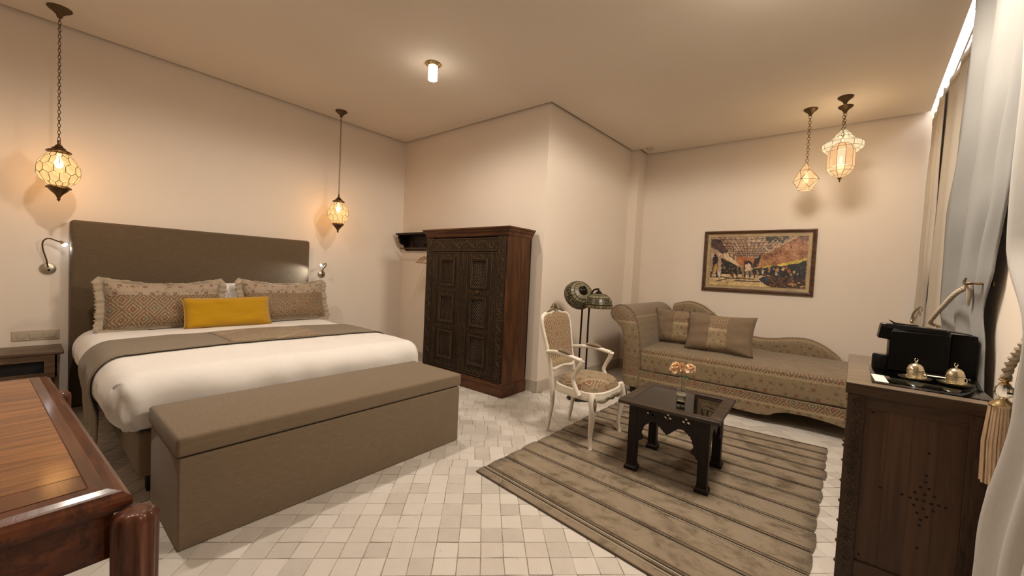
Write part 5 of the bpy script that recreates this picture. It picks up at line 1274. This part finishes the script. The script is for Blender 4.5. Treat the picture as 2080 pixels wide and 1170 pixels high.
cup(.348, 2.80, 'engraved silver CUP on the sideboard glass, left of the pair', .5)
cup(.482, 2.80, 'engraved silver CUP on the sideboard glass, right of the pair nearer the curtain', .5)

# ------------------------------------------------------------------ curtains with cords
def curtain(rows, nf, amp, mat, name, label, seed=0, cloth='curtain_cloth', shade=None):
    rows = sorted(rows, key=lambda r: -r[0]); zt_, zb_ = rows[0][0], rows[-1][0]
    def at(z):
        for a, b in zip(rows, rows[1:]):
            if b[0] <= z <= a[0] + 1e-9:
                f_ = (a[0] - z) / (a[0] - b[0]); f_ = f_ * f_ * (3 - 2 * f_); return [p + (q - p) * f_ for p, q in zip(a, b)]
        return list(rows[-1])
    def fn(u, v):
        z = zt_ + (zb_ - zt_) * v; _, ya, yb, oa, ob, am = at(z); 
        y = ya + (yb - ya) * u; ph = 2 * PI * nf * (u + .02 * noise.noise(V(u * 3, z * .7, seed)))
        d = math.sin(ph) + .35 * math.sin(ph * 1.7 + seed) ; wr = .012 * noise.noise(V(y * 3, z * 1.4, seed + 5)) 
        return V(xe(y, oa + (ob - oa) * u) + amp * am * d + wr, y + amp * am * .5 * math.cos(ph * 1.3), z)
    ro = (xe((rows[0][1] + rows[0][2]) / 2), (rows[0][1] + rows[0][2]) / 2, 0); t = thing(name, ro, label, 'curtain')
    bm = grid(fn, nf * 14, 70, lambda u, v: (u * abs(rows[0][1] - rows[0][2]) * 1.5, v * (zt_ - zb_))); recalc(bm); o = wl(cloth, bm, M[mat], t, angle=180); solidify(o, .004, 0)
    # heading tape
    bm = grid(lambda u, v: fn(u, v * .022) + V(-.003, 0, .004), nf * 14, 2); recalc(bm); o = wl('heading_tape', bm, M[mat], t, angle=180); solidify(o, .004, 0); return t
curtain([(3.28, 6.20, 5.30, .02, .02, .4), (2.4, 6.20, 5.30, .02, .02, 1), (1.7, 6.22, 5.30, .02, .02, 1), (1.15, 6.20, 5.55, .00, .02, .6), (.8, 6.20, 5.7, .02, .02, 1), (.0, 6.22, 5.6, .03, .03, 1)], 4, .022, 'curtain2', 'curtain', 'narrow beige curtain tied back in the far corner beside the daybed', 1)
curtain([(3.30, 5.42, 3.9, .035, .085, .3), (2.2, 5.45, 4.1, .035, .08, .9), (1.4, 5.50, 4.2, .030, .08, .7), (.0, 5.55, 4.2, .035, .08, .7)], 4, .022, 'curtain2', 'curtain', 'pale pinkish curtain hanging straight behind the coffee machine', 4)
curtain([(3.34, 3.92, 2.45, .00, .03, 1), (2.9, 4.05, 2.5, .0, .03, 1), (2.5, 4.20, 2.55, .0, .03, 1), (1.97, 4.42, 2.75, .0, .03, .9), (1.55, 4.48, 3.0, .01, .035, .9), (1.32, 4.44, 3.12, .01, .03, .8), (1.12, 4.30, 3.06, .02, .04, .9), (.7, 4.2, 3.0, .035, .045, 1), (.0, 4.2, 3.0, .04, .045, 1)], 3, .026, 'curtain', 'curtain', 'wide grey curtain tied back with a cord and hook beside the black coffee machine', 2)
curtain([(3.34, 2.56, .9, -.02, .0, 1), (1.6, 2.50, .95, -.01, -.0, 1), (1.28, 2.10, 1.0, -.03, -.04, .8), (1.05, 2.15, 1.0, -.03, -.05, .8), (.5, 2.29, .95, -.052, -.07, .8), (.0, 2.38, .9, -.06, -.08, .8)], 6, .022, 'curtain_lit', 'curtain', 'grey curtain nearest the camera falling in front of the sideboard', 3)
tr = thing('curtain_track', (xe(4.0, .02), 4.0, 3.37), 'slim curtain track under the ceiling edge', 'curtain track')
bm = NB(); prism(bm, [(xe(6.2, .050), 6.2), (xe(6.2, .060), 6.2), (xe(1.0, .060), 1.0), (xe(1.0, .050), 1.0)], 3.345, 3.355, 'z'); recalc(bm); wl('track_rail', bm, M['plate'], tr, smooth=False)
def cord(P, r, name, label, twist=26, strands=2, parent=None):
    P = spline(P, 10); t = parent or thing(name, P[0], label, 'curtain cord')
    L = [0]
    for a, b in zip(P, P[1:]): L.append(L[-1] + (b - a).length)
    bm = NB()
    for s in range(strands):
        Q = []; n = max(40, int(L[-1] / .004))
        for k in range(n + 1):
            l = L[-1] * k / n; i = max(j for j in range(len(L)) if L[j] <= l + 1e-9); i = min(i, len(P) - 2); f_ = (l - L[i]) / max(1e-6, L[i + 1] - L[i]); p = P[i].lerp(P[i + 1], f_); d = (P[i + 1] - P[i]).normalized(); a1 = (V(1, 0, 0) - d * d.x).normalized(); b1 = d.cross(a1)
            a = l * twist * 2 * PI / 1 + 2 * PI * s / strands; Q.append(p + (a1 * math.cos(a) + b1 * math.sin(a)) * r * .55)
        tube(bm, Q, r * .62, 6)
    wl('twisted_cord', bm, M['rope'], t); return t
hk = V(xe(3.19, -.005), 3.19, 1.452)
c_ = cord([hk + V(0, .03, .0), V(xe(3.4, -.035), 3.4, 1.405), V(xe(3.8, -.04), 3.8, 1.315), V(xe(4.2, -.04), 4.2, 1.225), V(xe(4.45, -.03), 4.45, 1.17), V(xe(4.54, .03), 4.54, 1.14)], .0125, 'curtain_tieback', 'twisted beige cord holding back the wide grey curtain', 16)
bm = NB(); tube(bm, spline([hk + V(-.004, .03, .012), hk + V(-.004, .015, -.02), hk + V(-.002, .02, -.07), hk + V(0, .03, -.11)], 5), [.012, .012, .009, .004], 8); wl('cord_loop', bm, M['rope'], c_)
t = thing('tieback_hook', (xe(3.1, .06), 3.1, 1.46), 'small dark metal hook on the pier holding the cord of the wide grey curtain', 'hook')
bm = NB(); tube(bm, spline([V(xe(3.10, .06), 3.10, 1.462), V(xe(3.10, .0), 3.12, 1.462), V(xe(3.1, -.02), 3.17, 1.458), V(xe(3.1, -.02), 3.24, 1.465), V(xe(3.1, -.01), 3.27, 1.49)], 6), .006, 8); wl('hook_arm', bm, M['bronze'], t)
bm = NB(); lathe(bm, [(.016, 0), (.016, .006), (.008, .01), (0, .011)], 14, M=Matrix.Translation((xe(3.10, .058), 3.10, 1.462)) @ Matrix.Rotation(-PI / 2, 4, 'Y')); wl('hook_plate', bm, M['bronze'], t)
c_ = cord([V(xe(5.5, -.01), 5.5, 1.265), V(xe(5.75, -.02), 5.75, 1.225), V(xe(5.98, -.025), 5.98, 1.165), V(xe(6.04, -.025), 6.04, 1.11)], .010, 'curtain_tieback', 'twisted beige cord holding back the narrow beige corner curtain', 16)
bm = NB(); lathe(bm, [(0, .035), (.012, .02), (.016, 0), (.010, -.02), (0, -.022)][::-1], 14, (xe(6.05, -.025), 6.05, 1.085)); recalc(bm); wl('cord_bead', bm, M['brass'], c_)
tx, ty = .497, 2.19
c_ = cord([V(.505, 1.80, 1.36), V(.500, 2.00, 1.28), V(tx, 2.15, 1.175), V(tx, ty, 1.11)], .013, 'curtain_tieback', 'thick twisted cord with crystal bead and tassel hanging in front of the sideboard corner', 16)
bm = NB(); lathe(bm, [(.006, .03), (.014, .026), (.017, .02), (.008, .014), (.012, .010), (.016, .004)][::-1], 20, (tx, ty, 1.085)); recalc(bm); wl('gilt_collar', bm, M['brass'], c_)
bm = NB(); bmesh.ops.create_uvsphere(bm, u_segments=14, v_segments=9, radius=.026, matrix=Matrix.Translation((tx, ty, 1.066))); wl('crystal_bead', bm, M['glass'], c_, smooth=False)
bm = NB(); lathe(bm, [(.010, .024), (.012, .018), (.032, .004), (.036, -.004), (.034, -.008), (0, -.008)][::-1], 24, (tx, ty, 1.018)); recalc(bm); wl('gilt_cap', bm, M['brass'], c_)
bm = NB(); rr = random.Random(2)
for k in range(150):
    a = rr.uniform(0, 2 * PI); r0 = .031 * math.sqrt(rr.uniform(.25, 1)); zb_ = .735 + rr.uniform(-.008, .012); r1_ = r0 * 1.25
    tube(bm, [V(tx + r0 * math.cos(a), ty + r0 * math.sin(a), 1.012), V(tx + r1_ * math.cos(a) * 1.05, ty + r1_ * math.sin(a) * 1.05, .88), V(tx + r1_ * math.cos(a + .1), ty + r1_ * math.sin(a + .1), zb_)], .0034, 4)
wl('tassel_threads', bm, M['tassel'], c_)
